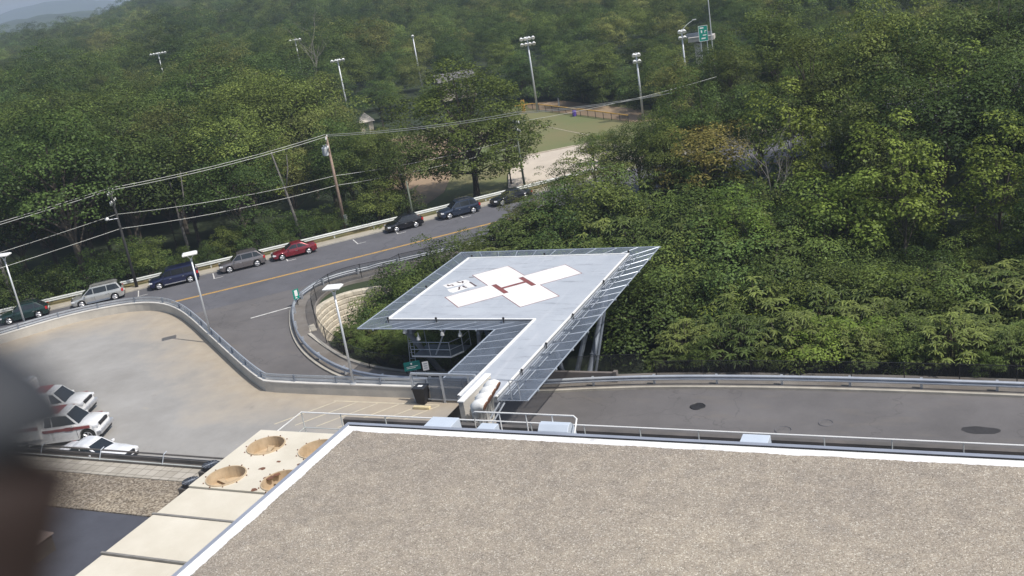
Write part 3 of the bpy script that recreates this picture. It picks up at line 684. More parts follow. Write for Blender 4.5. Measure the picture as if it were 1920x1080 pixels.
# ------------------------------------------------------------------ cars
def make_car(label, loc, rz, color, L=4.7, W=1.82, H=1.62, belt=1.0, hood=.98, wsb=1.05, wst=.28, rrt=-1.55, rrb=-2.0, trunk=None, metal=0.3, rack=False, wr=.34, cat='car', split=(.5, -.65), rearlights=True, lowdark=False, sidestep=False, group='cars parked along the far kerb', lower=None, box=False, name='parked_car', foh=.92):
    """x forward. wsb/wst: windscreen base / top x, rrt/rrb: rear glass top / base x"""
    t = thing(name, label, cat, loc, rz, group)
    body = paint('body_paint', color, .28, metal, .8)
    fx, rx = L/2-foh, -L/2+.95
    st = sorted(set([round(x, 3) for x in np.linspace(-L/2, L/2, 46)] + [round(c+math.cos(a)*(wr+.07), 3) for c in (fx, rx) for a in np.linspace(0, math.pi, 9)]))
    secs = []
    for x in st:
        u = x/(L/2)
        zt = belt
        if x > wsb-.1: 
            f = (x-(wsb-.1))/(L/2-(wsb-.1)); zt = belt + (hood-belt)*min(1, f*4) - .03*f - (.16*f**3) - (.28*max(0, (f-.86)/.14)**2)
        elif trunk is not None and x < rrb:
            f = (rrb-x)/(L/2+rrb+1e-6); zt = belt+(trunk-belt)*min(1, f*3) - .18*max(0, (f-.8)/.2)**2
        elif x < rrb+.05:
            f = min(1, (rrb+.05-x)/(L/2+rrb+.05)); zt = belt-.05*f
        w_ = W/2*(1-.10*abs(u)**5 - .10*max(0, (abs(u)-.93)/.07)**2)
        zb = .24 + .12*max(0, (abs(u)-.9)/.1)
        for c in (fx, rx):
            d = abs(x-c)
            if d < wr+.07: zb = max(zb, wr-.02+math.sqrt((wr+.07)**2-d*d))
        zb = min(zb, zt-.12)
        secs.append([(0, zb), (w_*.90, zb), (w_*.99, zb+.05), (w_, max(zb+.06, .58*zt)), (w_*.985, max(zb+.07, zt-.16)), (w_*.93, max(zb+.09, zt-.03)), (w_*.80, zt+.015), (0, zt+.05)])
    b = MB(); n = 8; full = []
    for s_, x in zip(secs, st):
        full.append([(x, y, z) for y, z in s_] + [(x, -y, z) for y, z in s_[-2:0:-1]])
    m_ = len(full[0])
    for r_ in full: b.v += r_
    for i in range(len(full)-1):
        for j in range(m_):
            j2 = (j+1) % m_; b.f.append((i*m_+j, i*m_+j2, (i+1)*m_+j2, (i+1)*m_+j))
    b.f.append(tuple(range(m_))[::-1]); b.f.append(tuple((len(full)-1)*m_+j for j in range(m_)))
    b.build('body', body, t, smooth=False)
    t_body = [c for c in t.children][-1] if len(t.children) else None
    if t_body: t_body.data.shade_smooth(); t_body.data.set_sharp_from_angle(angle=R(38))
    # greenhouse
    wb, wt = W/2*.925, W/2*.74; zb_, zt_ = belt-.02, H
    if box: wt = W/2*.86
    g = MB()
    P = {}
    def ring(x, z, wd): return [(x, wd, z), (x, -wd, z)]
    A = ring(wsb, zb_+.02, wb*.93); B = ring(wst, zt_-.05, wt); Cc_ = ring(rrt, zt_-.05, wt); D = ring(rrb, zb_+.02, wb*.93)
    xs_m = [wst-.15, (wst+rrt)/2, rrt+.15]
    rings = [[(wsb, wb*.93, zb_), (wsb, -wb*.93, zb_)]]
    # side walls and roof as one closed shell
    bot = [(wsb, wb*.90), (wst-.1, wb), (rrt+.1, wb), (rrb, wb*.92)]
    top = [(wst, wt*.94), (wst-.3, wt), (rrt+.3, wt), (rrt, wt*.94)]
    tz = [zt_-.07, zt_-.03, zt_-.03, zt_-.08]
    v = [(x, y, zb_) for x, y in bot]+[(x, y, z) for (x, y), z in zip(top, tz)]+[(x, y*.80, z+.055) for (x, y), z in zip(top, tz)]
    v += [(x, -y, z) for x, y, z in v]
    o_ = 12
    fs = []
    for i in range(3):
        fs += [(i, i+1, i+5, i+4), (i+4, i+5, i+9, i+8), (o_+i+1, o_+i, o_+i+4, o_+i+5), (o_+i+5, o_+i+4, o_+i+8, o_+i+9), (i+8, i+9, o_+i+9, o_+i+8)]
    fs += [(0, 4, o_+4, o_+0), (4, 8, o_+8, o_+4), (3, o_+3, o_+7, 7), (7, o_+7, o_+11, 11)]
    g.mesh(v, [f[::-1] for f in fs]); g.build('roof', body, t)
    def lerp3(a, c, f): return tuple(a[i]+(c[i]-a[i])*f for i in range(3))
    def pane(name, q, inset, out, parent=t, mt=None):
        c0 = Vector((0, 0, 0)); Q = [Vector(p) for p in q]
        for p in Q: c0 += p/len(Q)
        nrm = (Q[1]-Q[0]).cross(Q[2]-Q[1]).normalized()
        if nrm.dot(c0-Vector((0 if abs(nrm.x) < .5 else c0.x-nrm.x*0, 0, c0.z))) < 0: pass
        if nrm.dot(Vector(out)) < 0: nrm = -nrm; Q = Q[::-1]
        bb = MB(); F_ = [p+(c0-p).normalized()*inset+nrm*.010 for p in Q]; Bk = [p-nrm*.02 for p in F_]
        k = len(F_); bb.mesh(F_+Bk, [tuple(range(k))]+[((i+1) % k, i, k+i, k+(i+1) % k) for i in range(k)])
        return bb.build(name, mt or M['glass'], parent)
    a_, b_, c_, d_ = v[0], v[4], v[o_+4], v[o_]
    pane('windscreen', [a_, b_, c_, d_], .075, (1, 0, .6))
    a_, b_, c_, d_ = v[3], v[7], v[o_+7], v[o_+3]
    pane('rear_window', [a_, b_, c_, d_], .10, (-1, 0, .6))
    # side windows
    def wall_y(x, f):
        for i in range(3):
            A_ = bot[i][0]+(top[i][0]-bot[i][0])*f; B_ = bot[i+1][0]+(top[i+1][0]-bot[i+1][0])*f
            if A_ >= x >= B_ or (i == 2):
                u = max(0, min(1, (A_-x)/(A_-B_+1e-9))); ya = bot[i][1]+(top[i][1]-bot[i][1])*f; yb = bot[i+1][1]+(top[i+1][1]-bot[i+1][1])*f
                za = zb_+(tz[i]-zb_)*f; zc = zb_+(tz[i+1]-zb_)*f
                return ya+(yb-ya)*u, za+(zc-za)*u
    fb, ft = .12, .88
    def fr_edge(f): return bot[0][0]+(top[0][0]-bot[0][0])*f-.10
    def rr_edge(f): return bot[3][0]+(top[3][0]-bot[3][0])*f+.13
    cuts = [None]+list(split)+[None]
    for s_ in (1, -1):
        for i in range(len(cuts)-1):
            e0 = [fr_edge(f) if i == 0 else cuts[i]-.035 for f in (fb, ft)]
            e1 = [rr_edge(f) if i == len(cuts)-2 else cuts[i+1]+.035 for f in (fb, ft)]
            if e0[0]-e1[0] < .12: continue
            e1[1] = min(e1[1], e0[1]-.03) if e1[1] > e0[1]-.03 else e1[1]
            bb = MB(); nn = 6
            for k in range(nn+1):
                for q, f in enumerate((fb, .5, ft)):
                    x0_ = e0[0]+(e0[1]-e0[0])*(f-fb)/(ft-fb); x1_ = e1[0]+(e1[1]-e1[0])*(f-fb)/(ft-fb)
                    x = x0_+(x1_-x0_)*k/nn; yy, zz = wall_y(x, f); bb.v.append((x, s_*(yy+.012), zz))
            for k in range(nn):
                for q in range(2):
                    f_ = (k*3+q, k*3+q+1, k*3+q+4, k*3+q+3); bb.f.append(f_ if s_ < 0 else f_[::-1])
            bb.build('side_window', M['glass'], t)
    # wheels
    for x in (fx, rx):
        for s_ in (1, -1):
            y = s_*(W/2-.115)
            ty = MB(); ty.tube([(x, y-.11*s_, wr), (x, y-.09*s_, wr), (x, y+.09*s_, wr), (x, y+.11*s_, wr)], [wr-.03, wr, wr, wr-.03], 20); tyre = ty.build('wheel', M['rubber'], t)
            rm = MB(); rr = wr*.66
            rm.tube([(x, y+.105*s_, wr), (x, y+.118*s_, wr)], [rr*.30, rr*.26], 10)
            for k in range(5):
                a0 = 2*math.pi*k/5
                p0 = Vector((x, y+.108*s_, wr)); e_ = Vector((x+math.cos(a0)*rr*.92, y+.112*s_, wr+math.sin(a0)*rr*.92)); rm.tube([p0, e_], [.045, .06], 4)
            pts_ = [(x+math.cos(q_)*rr, y+.112*s_, wr+math.sin(q_)*rr) for q_ in np.linspace(0, 2*math.pi, 21)]
            rm.tube(pts_, .028, 5, cap=False); rm.build('rim', M['rim'], tyre)
    # lights, grille, bumpers
    for s_ in (1, -1):
        b = MB(); b.obox((L/2-.20, s_*(W/2*.76), hood-.24), (.34, .34, .15), -s_*R(16)); b.build('headlight', M['lampglass'], t, bevel=.02)
        b = MB()
        zt2 = (trunk or belt)-.14
        b.obox((-L/2+.14, s_*(W/2*.84), zt2), (.20, .24, .26 if trunk is None else .17), s_*R(14)); b.build('tail_light', M['redglass'], t)
        b = MB(); b.obox((wsb-.32, s_*(W/2+.06), belt+.05), (.12, .2, .13)); b.build('mirror', body, t, bevel=.02)
        if sidestep:
            b = MB(); b.box(-1.1, 1.0, s_*(W/2+.02)-.05, s_*(W/2+.02)+.05, .33, .40); b.build('side_step', M['rim'], t)
    b = MB(); b.box(L/2-.12, L/2+.012, -W*.27, W*.27, hood-.34, hood-.16); b.build('grille', M['black'], t)
    b = MB(); b.box(L/2-.2, L/2+.02, -W*.40, W*.40, .26, .44); b.build('front_bumper', M['black'] if not lowdark else body, t)
    b = MB(); b.box(-L/2-.02, -L/2+.2, -W*.40, W*.40, .30, .48); b.build('rear_bumper', M['black'], t)
    b = MB(); b.box(-L/2-.025, -L/2+.02, -.26, .26, .62, .75); b.build('number_plate', M['white'], t)
    if rack:
        for s_ in (1, -1):
            b = MB(); b.tube([(wst-.2, s_*wt*.86, zt_), (wst-.35, s_*wt*.86, zt_+.07), (rrt+.35, s_*wt*.86, zt_+.07), (rrt+.2, s_*wt*.86, zt_)], .022, 5); b.build('roof_rail', M['black'], t)
    if lower:
        for s_ in (1, -1):
            b = MB(); b.box(-L/2+1.45, L/2-1.45, s_*(W/2+.003)-.012, s_*(W/2+.003)+.012, .26, .44); b.build('sill_trim', M[lower], t)
    # door seams
    for s_ in (1, -1):
        b = MB()
        for x in (wsb-.18, split[0]-.02, split[-1]-.1): b.box(x-.008, x+.008, s_*(W/2-.002)-.004, s_*(W/2-.002)+.004, .42, belt-.16)
        b.build('door_seam', M['black'], t)
        b = MB()
        for x in (split[0]+.18, split[-1]+.12): b.box(x-.09, x+.09, s_*(W/2-.004)-.018, s_*(W/2-.004)+.018, belt-.24, belt-.205)
        b.build('door_handle', M['rim'], t)
    return t
def on_street(x, y, lat=.97):
    i = min(range(1, len(K)-1), key=lambda q: (K[q][0]-x)**2+(K[q][1]-y)**2)
    a, c = Vector(K[i-1]), Vector(K[i+1]); t_ = (c-a).normalized(); nr = Vector((t_.y, -t_.x)); d = Vector((x, y))-Vector(K[i])
    p = Vector(K[i])+t_*d.dot(t_)+nr*lat
    return (p.x, p.y, .004), math.atan2(-t_.y, -t_.x)
def park(x, y, label, color, **k):
    l, rz = on_street(x, y); return make_car(label, l, rz, color, **k)
park(-65.7, 85.3, 'dark red sedan parked in front of the silver grey crossover', (.20, .012, .022), L=4.7, W=1.78, H=1.42, belt=.93, hood=.86, wsb=.95, wst=.22, rrt=-.95, rrb=-1.6, trunk=.96, split=(-.32,), wr=.31)
park(-69.7, 81.6, 'silver grey crossover parked between the red sedan and the navy van', (.21, .19, .19), L=4.72, W=1.84, H=1.68, belt=1.04, hood=1.0, wsb=1.12, wst=.38, rrt=-1.65, rrb=-2.2, split=(.02, -1.15), metal=.6, rack=True)
park(-74.9, 77.0, 'navy blue boxy people carrier with chrome side step, behind the second lamp post', (.012, .016, .055), L=4.95, W=1.9, H=1.78, belt=1.08, hood=1.0, wsb=1.3, wst=.62, rrt=-2.15, rrb=-2.4, split=(.15, -1.05), sidestep=True, box=True)
park(-80.5, 72.1, 'silver minivan with black roof rails parked near the leftmost lamp post', (.50, .50, .48), L=5.05, W=1.94, H=1.76, belt=1.05, hood=.92, wsb=1.45, wst=.55, rrt=-2.05, rrb=-2.38, split=(.3, -1.0), metal=.5, rack=True, lower='galvdark')
park(-85.5, 67.2, 'very dark green crossover, half hidden by the deck wall rail at far left', (.012, .035, .03), L=4.6, W=1.82, H=1.62, belt=1.0, hood=.95, wsb=1.05, wst=.3, rrt=-1.4, rrb=-2.05, split=(-.1, -1.1), rack=True)
park(-56.3, 93.2, 'black hatchback parked beside the short green grey pole', (.010, .010, .013), L=4.1, W=1.76, H=1.5, belt=.97, hood=.9, wsb=1.0, wst=.25, rrt=-1.4, rrb=-1.85, split=(-.15, -1.0), wr=.32)
park(-51.9, 97.9, 'slate blue crossover parked above the dark bushes, right of the black hatchback', (.035, .05, .085), L=4.7, W=1.86, H=1.68, belt=1.04, hood=1.0, wsb=1.1, wst=.38, rrt=-1.75, rrb=-2.15, split=(0, -1.1), metal=.5, rack=True)
park(-47.6, 102.6, 'rightmost dark charcoal sedan on the street, front hidden by bushes', (.022, .026, .034), L=4.75, W=1.82, H=1.45, belt=.94, hood=.88, wsb=.98, wst=.2, rrt=-.95, rrb=-1.62, trunk=.98, split=(-.32,), metal=.4)
park(-91.2, 62.0, 'orange brown car at the left edge of the photo, mostly out of frame', (.20, .08, .03), L=4.5, W=1.8, H=1.5, split=(-.2, -1.1))
make_car('white car in the pale concrete lot seen through the trees', (-43.6, 117.2, -1.55), R(28), (.75, .75, .76), L=4.6, H=1.45, group=None)

def ambulance(loc, rz, label):
    t = make_car(label, loc, rz, (.80, .80, .80), L=6.0, W=2.05, H=2.02, belt=1.22, hood=1.24, wsb=1.85, wst=1.15, rrt=-.35, rrb=-.45, metal=0, wr=.43, foh=.74, split=(.2,), cat='ambulance', group='white ambulances parked nose out on the deck', name='ambulance')
    b = MB(); b.box(-3.1, -.55, -1.13, 1.13, .62, 2.62); b.build('box_body', M['white'], t, bevel=.08)
    b = MB(); b.box(-.3, .7, -.66, .66, 2.05, 2.065); b.build('roof_marking', M['red'], t)
    b = MB(); b.box(-.95, -.62, -1.0, 1.0, 2.64, 2.76); b.build('light_bar', M['lampglass'], t)
    for s_ in (1, -1):
        b = MB(); b.box(-3.0, -.6, s_*1.134-.004, s_*1.134+.004, 1.30, 1.55); b.build('side_stripe', M['red'], t)
        b = MB(); b.box(-.45, 2.55, s_*1.03-.012, s_*1.03+.012, .98, 1.16); b.build('side_stripe', M['red'], t)
        b = MB(); b.box(1.0, 1.5, s_*1.045-.012, s_*1.045+.012, .94, 1.2); b.build('door_badge', M['red'], t)
        b = MB(); b.obox((-2.6, s_*1.136, 2.35), (.25, .02, .14)); b.obox((-.9, s_*1.136, 2.35), (.25, .02, .14)); b.build('corner_light', M['redglass'], t)
    b = MB(); b.box(2.85, 3.14, -.98, .98, .45, .68); b.build('chrome_bumper', M['rim'], t, bevel=.03)
    return t
ambulance((-56.4, 43.8, DZ+.004), R(22), 'white ambulance with red stripe, the farther one of the two on the deck')
ambulance((-52.5, 41.15, DZ+.004), R(22), 'white ambulance with red stripe, nearer one with its front wheel in full view')
make_car('white sedan cut off by the dark roof edge below the two ambulances', (-47.2, 38.95, DZ+.004), R(4), (.74, .74, .76), L=4.8, W=1.8, H=1.40, belt=.9, hood=.86, wsb=.85, wst=.12, rrt=-1.0, rrb=-1.7, trunk=.97, split=(-.4,), metal=0, group=None)

# ------------------------------------------------------------------ the hospital roofs
def high_roof():
    Z = 8.5; x0, y1 = -25.4, 33.95; xr, yb = 22, -12
    t = thing('hospital_wing', 'large flat gravel roof with a white edge filling the lower right', 'building', (x0, yb, -1.5))
    b = MB(); b.box(x0+.02, xr, yb, y1-.02, -1.5, Z-.30); b.build('wall', M['brickwall'], t, world=True)
    b = MB(); b.box(x0-.06, xr, y1-.16, y1+.04, Z-.55, Z+.13); b.box(x0-.06, x0+.12, yb, y1-.161, Z-.55, Z+.13); b.build('coping', M['coping'], t, world=True)
    b = MB(); b.box(x0+.14, xr, y1-.205, y1-.165, Z-.2, Z+.118); b.build('coping_joint', M['blind'], t, world=True)
    b = MB(); ws = 1.0
    # white membrane flashing: cant up to the coping then flat
    for sgn in (0,):
        b.face([(x0+.12, yb, Z+.10), (x0+.12, y1-.16, Z+.10), (x0+.34, y1-.38, Z-.02), (x0+.34, yb, Z-.02)][::-1])
        b.face([(x0+.34, yb, Z-.02), (x0+.34, y1-.38, Z-.02), (x0+ws, y1-ws, Z-.03), (x0+ws, yb, Z-.03)][::-1])
        b.face([(x0+.12, y1-.16, Z+.10), (xr, y1-.16, Z+.10), (xr, y1-.38, Z-.02), (x0+.34, y1-.38, Z-.02)][::-1])
        b.face([(x0+.34, y1-.38, Z-.02), (xr, y1-.38, Z-.02), (xr, y1-ws, Z-.03), (x0+ws, y1-ws, Z-.03)][::-1])
    o = b.build('membrane_edge', M['whitemem'], t, world=True)
    for po in o.data.polygons:
        if po.normal.z < 0: po.flip()
    # gravel with a ragged edge
    rnd = random.Random(2); e = []
    wl = .50; wf = .52
    nse = lambda s_, k: .06*noise.noise((s_*.7, k, 0))+.035*noise.noise((s_*5, k, 3))+.02*rnd.uniform(-1, 1)
    for y in np.arange(yb, y1-wf, .09): e.append((x0+wl+.0+nse(y, 1.0), y))
    for x in np.arange(x0+wl, xr, .09): e.append((x, y1-wf+nse(x, 7.0)))
    e += [(xr, yb)]
    bm = bmesh.new(); vs_ = [bm.verts.new((x, y, Z+.012)) for x, y in e]; f = bm.faces.new(vs_); bmesh.ops.triangulate(bm, faces=[f])
    me = bpy.data.meshes.new('gravel'); bm.to_mesh(me); bm.free()
    for po in me.polygons:
        if po.normal.z < 0: po.flip()
    me.materials.append(M['rgravel']); g = bpy.data.objects.new('gravel', me); COL.objects.link(g); g.parent = t; g.matrix_parent_inverse = Matrix.Translation(-t.location)
high_roof()
def ledge():
    t = thing('lower_roof_terrace', 'narrow lower roof terrace behind the white roof edge', 'roof terrace', (-33.6, 34, -1.0))
    b = MB(); b.box(-31.9, 22, 34.0, 42.19, -1.0, 3.6); b.build('wall', M['brickwall'], t, world=True)
    b = MB(); b.box(-31.9, 22, 34.1, 42.19, 3.604, 3.66); b.build('roof_surface', M['membrane'], t, world=True)
    b = MB(); b.box(-31.9, 22, 42.2, 42.5, 3.4, 4.35); b.build('roof_edge', M['brownmetal'], t, world=True)
    r = thing('terrace_railing', 'long thin pale railing running behind the white roof edge', 'railing', (-33.5, 41.2, 3.66))
    y = 41.15
    b = MB(); b.tube([(-33.7, 37.0, 5.22), (-33.7, y, 5.22), (22, y, 5.22)], .035, 6); b.build('top_rail', M['white'], r, world=True)
    b = MB(); b.tube([(-33.7, 37.0, 4.3), (-33.7, y, 4.3), (-26, y, 4.3)], .025, 6); b.build('mid_rail', M['galvlight'], r, world=True)
    for x in [-33.7]+list(np.arange(-31.2, 22, 2.75)):
        b = MB(); b.tube([(x, y, 3.66), (x, y, 5.22)], .03, 6); b.build('post', M['galvlight'], r, world=True)
    r2 = thing('stair_railing', 'taller white railing with a rounded corner in front of the near road', 'railing', (-23, 40.6, 3.66))
    b = MB(); b.tube([(-22.9, 40.55, 4.0), (-22.9, 40.55, 5.95), (-22.8, 40.55, 6.0), (-17.65, 40.55, 6.0), (-17.45, 40.4, 5.93), (-17.4, 40.1, 5.8), (-17.4, 38.9, 4.6)], .04, 8); b.build('rail_frame', M['white'], r2, world=True, smooth=True)
    for x in (-21.5, -20.1, -18.75):
        b = MB(); b.tube([(x, 40.55, 3.7), (x, 40.55, 6.0)], .03, 6); b.build('post', M['white'], r2, world=True)
ledge()
def vent_hood(x0, x1, y0, y1, z0, z1, label, round_=False):
    t = thing('roof_vent', label, 'roof vent', ((x0+x1)/2, (y0+y1)/2, z0))
    b = MB()
    if not round_:
        sl = .35
        b.mesh([(x0, y0, z0+.25), (x1, y0, z0+.25), (x1, y1, z0+.25), (x0, y1, z0+.25), (x0+.05, y0+sl*.2, z1), (x1-.05, y0+sl*.2, z1), (x1-.05, y1-sl*.3, z1), (x0+.05, y1-sl*.3, z1)], [(3, 2, 1, 0), (4, 5, 6, 7), (0, 1, 5, 4), (1, 2, 6, 5), (2, 3, 7, 6), (3, 0, 4, 7)])
    else:
        n = 10; prof = [(y0+(y1-y0)*(.5-.5*math.cos(a)), z0+.25+(z1-z0-.25)*math.sin(a)) for a in np.linspace(0, math.pi, n)]
        k = len(prof); b.mesh([(x0, y, z) for y, z in prof]+[(x1, y, z) for y, z in prof], [tuple(range(k)), tuple(range(k, 2*k))[::-1]]+[(i+1, i, k+i, k+i+1) for i in range(k-1)])
    b.build('hood', M['hood'], t, world=True, bevel=.02)
    b = MB(); b.box(x0+.15, x1-.15, y0+.15, y1-.15, z0, z0+.26); b.build('curb', M['galvdark'], t, world=True)
vent_hood(-25.6, -24.0, 39.4, 41.2, 3.66, 5.35, 'pale blue sheet metal roof vent left of the tall white railing')
vent_hood(-9.9, -8.6, 39.5, 40.9, 3.66, 5.35, 'pale blue boxy roof vent at the right, by the thin railing')
vent_hood(-22.5, -21.5, 39.5, 40.5, 3.66, 5.5, 'small lilac blue roof vent peeping over the white roof edge under the railing')
vent_hood(-19.2, -17.7, 39.3, 40.9, 3.66, 5.85, 'rounded pale blue roof vent beside the corner of the white railing', True)

def cooling_unit():
    x0, x1, y0, y1, Z = -31.95, -26.2, 30.46, 35.8, 7.0
    t = thing('cooling_tower', 'big cream rooftop cooling unit with four open rusty round fan wells', 'cooling unit', (x0, y0, 3.3))
    bm = bmesh.new()
    fans = [(-30.55, 34.3), (-30.65, 31.45), (-27.65, 34.3), (-27.65, 31.45)]; r_ = .86
    # top sheet with round holes
    def top_with_holes():
        b = MB(); cellx = [x0, (x0+x1)/2, x1]; celly = [y0, (y0+y1)/2, y1]
        for i in range(2):
            for j in range(2):
                ax, bx, ay, by = cellx[i], cellx[i+1], celly[j], celly[j+1]
                f = min(fans, key=lambda q: (q[0]-(ax+bx)/2)**2+(q[1]-(ay+by)/2)**2); n = 32; o = []; inn = []
                for k in range(n):
                    a = 2*math.pi*(k+.5)/n; dx, dy = math.cos(a), math.sin(a)
                    tx = ((bx if dx > 0 else ax)-f[0])/dx if abs(dx) > 1e-9 else 1e9; ty = ((by if dy > 0 else ay)-f[1])/dy if abs(dy) > 1e-9 else 1e9
                    s_ = min(tx, ty); o.append((f[0]+dx*s_, f[1]+dy*s_, Z)); inn.append((f[0]+dx*r_, f[1]+dy*r_, Z))
                # snap the nearest ring points to the corners
                for cx_, cy_ in ((ax, ay), (bx, ay), (bx, by), (ax, by)):
                    k = min(range(n), key=lambda q: (o[q][0]-cx_)**2+(o[q][1]-cy_)**2); o[k] = (cx_, cy_, Z)
                b.mesh(o+inn, [(k, (k+1) % n, n+(k+1) % n, n+k) for k in range(n)])
        return b
    top_with_holes().build('top_sheet', M['cream'], t, world=True)
    b = MB(); b.box(x0, x1, y0, y0+.05, 4.0, Z-.002); b.box(x0, x1, y1-.05, y1, 4.0, Z-.002); b.box(x0, x0+.05, y0+.05, y1-.05, 4.0, Z-.002); b.box(x1-.05, x1, y0+.05, y1-.05, 4.0, Z-.002); b.build('casing', M['cream'], t, world=True)
    for i, f in enumerate(fans):
        n = 32; b = MB(); ring = [(f[0]+math.cos(2*math.pi*k/n)*r_, f[1]+math.sin(2*math.pi*k/n)*r_) for k in range(n)]; ro = [(f[0]+math.cos(2*math.pi*k/n)*(r_+.05), f[1]+math.sin(2*math.pi*k/n)*(r_+.05)) for k in range(n)]
        b.mesh([(x, y, Z+.05) for x, y in ring]+[(x, y, Z-.5) for x, y in ring]+[(x, y, Z+.05) for x, y in ro]+[(x, y, Z-.02) for x, y in ro], [(k, n+k, n+(k+1) % n, (k+1) % n) for k in range(n)]+[(k, (k+1) % n, 2*n+(k+1) % n, 2*n+k) for k in range(n)]+[(2*n+k, 2*n+(k+1) % n, 3*n+(k+1) % n, 3*n+k) for k in range(n)])
        fw = b.build('fan_well', M['tan'], t, world=True, smooth=False)
        b = MB(); b.tube([(f[0], f[1], Z-.5), (f[0], f[1], Z-.34)], .11, 10)
        for k in range(4):
            a = 2*math.pi*k/4+i*.7+.4; d = Vector((math.cos(a), math.sin(a), 0)); s_ = Vector((-d.y, d.x, 0)); c0 = Vector((f[0], f[1], Z-.40))
            b.face([c0+d*.1-s_*.05, c0+d*(r_-.08)-s_*.16, c0+d*(r_-.06)+s_*.16+Vector((0, 0, .05)), c0+d*.1+s_*.07+Vector((0, 0, .03))])
        b.build('fan_blades', mat('fan_blades', (.46, .36, .24), (.36, .27, .17), 2, .8), t, world=True)
        b = MB(); b.prism([(f[0]+math.cos(2*math.pi*k/24)*r_, f[1]+math.sin(2*math.pi*k/24)*r_) for k in range(24)], Z-.6, Z-.5); b.build('well_floor', M['tan'], t, world=True)
        b = MB()
        for k in range(10): a = 2*math.pi*k/10+.2; b.obox((f[0]+math.cos(a)*(r_+.14), f[1]+math.sin(a)*(r_+.14), Z+.02), (.05, .04, .05), a)
        b.build('rim_clip', M['rust'], t, world=True)
    rnd = random.Random(8); b = MB()
    for cx_, cy_, s_ in [(-28.9, 33.0, .22), (-29.3, 32.3, .3), (-28.45, 31.6, .4), (-28.25, 31.95, .35), (-28.5, 30.6, .3), (-27.6, 32.9, .3)]:
        p = [(cx_+math.cos(a)*s_*rnd.uniform(.4, 1)*.8, cy_+math.sin(a)*s_*rnd.uniform(.25, .6)) for a in np.linspace(0, 2*math.pi, 11)[:-1]]
        b = MB(); b.prism(p, Z+.002, Z+.008); b.build('rust_patch', M['rust'], t, world=True)
    for k, (ya, yb, zs) in enumerate([(28.2, 30.42, 6.95), (25.25, 28.16, 6.98), (20.6, 25.2, 6.96)]):
        d = thing('duct_section', ['cream duct panel next to the fan wells of the cooling unit', 'middle cream duct panel, second from the fan wells', 'lowest cream duct panel at the bottom edge of the photo'][k], 'duct', (x0, ya, 3.3))
        b = MB(); b.box(x0+.03, x1, ya+.05, yb-.03, 4.0, zs); b.build('panel', M['cream'], d, world=True, bevel=.03)
        b = MB(); b.box(x0-.05, x1+.02, ya-.06, ya+.04, 3.3, zs+.06); b.build('flange', M['flange'], d, world=True)
        b = MB(); b.box(x0+.5, x0+.7, ya+.4, yb-.4, 3.3, 4.0); b.box(x1-.7, x1-.5, ya+.4, yb-.4, 3.3, 4.0); b.build('support', M['galvdark'], d, world=True)
cooling_unit()
def lower_roof():
    t = thing('lower_roof', 'lower gravel roof with a paver strip and smooth dark area at the bottom left', 'building', (-60, 10, -1.5))
    b = MB(); b.box(-66, -25.6, 10, 38.3, -1.5, 3.1); b.build('wall', M['brickwall'], t, world=True)
    o = MB(); o.box(-66, -25.6, 33.15, 36.4, 3.104, 3.30); o.build('gravel', M['dgravel'], t, world=True)
    o = MB(); o.box(-66, -25.6, 10, 33.14, 3.104, 3.24); o.build('membrane', M['membrane'], t, world=True)  # smooth dark grey part of the roof, ends straight at the gravel
    m, n, bs = newmat('paver_strip'); bs.inputs['Roughness'].default_value = .9
    br = n.nodes.new('ShaderNodeTexBrick'); br.offset = 0; br.inputs['Scale'].default_value = 1.0; br.inputs['Brick Width'].default_value = .62; br.inputs['Row Height'].default_value = .62; br.inputs['Mortar Size'].default_value = .02
    br.inputs['Color1'].default_value = (.33, .30, .25, 1); br.inputs['Color2'].default_value = (.42, .385, .33, 1); br.inputs['Mortar'].default_value = (.16, .145, .12, 1)
    tc = n.nodes.new('ShaderNodeTexCoord'); n.links.new(tc.outputs['Object'], br.inputs['Vector'])
    cc = add_mix(n, br.outputs[0], (.2, .17, .13), ramp(n, noise_node(n, .9, 5, .7), .55, .75, (0, 0, 0), (.6, .6, .6))); n.links.new(cc, bs.inputs['Base Color'])
    o = MB(); o.box(-66, -25.6, 36.41, 37.7, 3.104, 3.34); o.build('paver_strip', m, t, world=True)
    o = MB(); o.box(-66, -34.0, 37.71, 38.0, 3.104, 3.45); o.box(-66, -34.0, 37.98, 38.14, 2.9, 3.66); o.build('roof_edge', M['brownmetal'], t, world=True)
    o = MB(); o.box(-66, -34.0, 37.71, 37.77, 3.46, 3.50); o.build('edge_flashing', M['galvlight'], t, world=True)
    r = thing('roof_edge_rail', 'dark rail with small brackets along the edge between lower roof and deck', 'railing', (-50, 38.2, 3.62))
    b = MB(); b.tube([(-66, 38.06, 3.88), (-34.0, 38.06, 3.88)], .05, 6); b.build('rail', M['brownmetal'], r, world=True)
    for x in np.arange(-64, -35, 4.6):
        b = MB(); b.tube([(x, 37.7, 3.45), (x+.05, 37.95, 3.95), (x+.05, 38.2, 4.0)], .03, 5); b.build('bracket', M['galv'], r, world=True)
lower_roof()
def condenser(x, y, label):
    t = thing('condenser_fan', label, 'air conditioner', (x, y, 3.3), 0, 'black condenser fans beside the cooling unit')
    b = MB(); b.box(-.5, .5, -.5, .5, 0, .62); b.build('casing', M['brownmetal'], t, bevel=.03)
    b = MB(); b.tube([(0, 0, .62), (0, 0, .84)], [.47, .45], 20); b.build('fan_guard', M['black'], t)
    b = MB()
    for k in range(6): a = math.pi*k/6; b.tube([(math.cos(a)*.42, math.sin(a)*.45, .85), (-math.cos(a)*.42, -math.sin(a)*.45, .85)], .012, 4)
    b.build('guard_wires', M['galvdark'], t)
condenser(-36.9, 37.0, 'black round condenser fan left of the cooling unit, the farther of two')
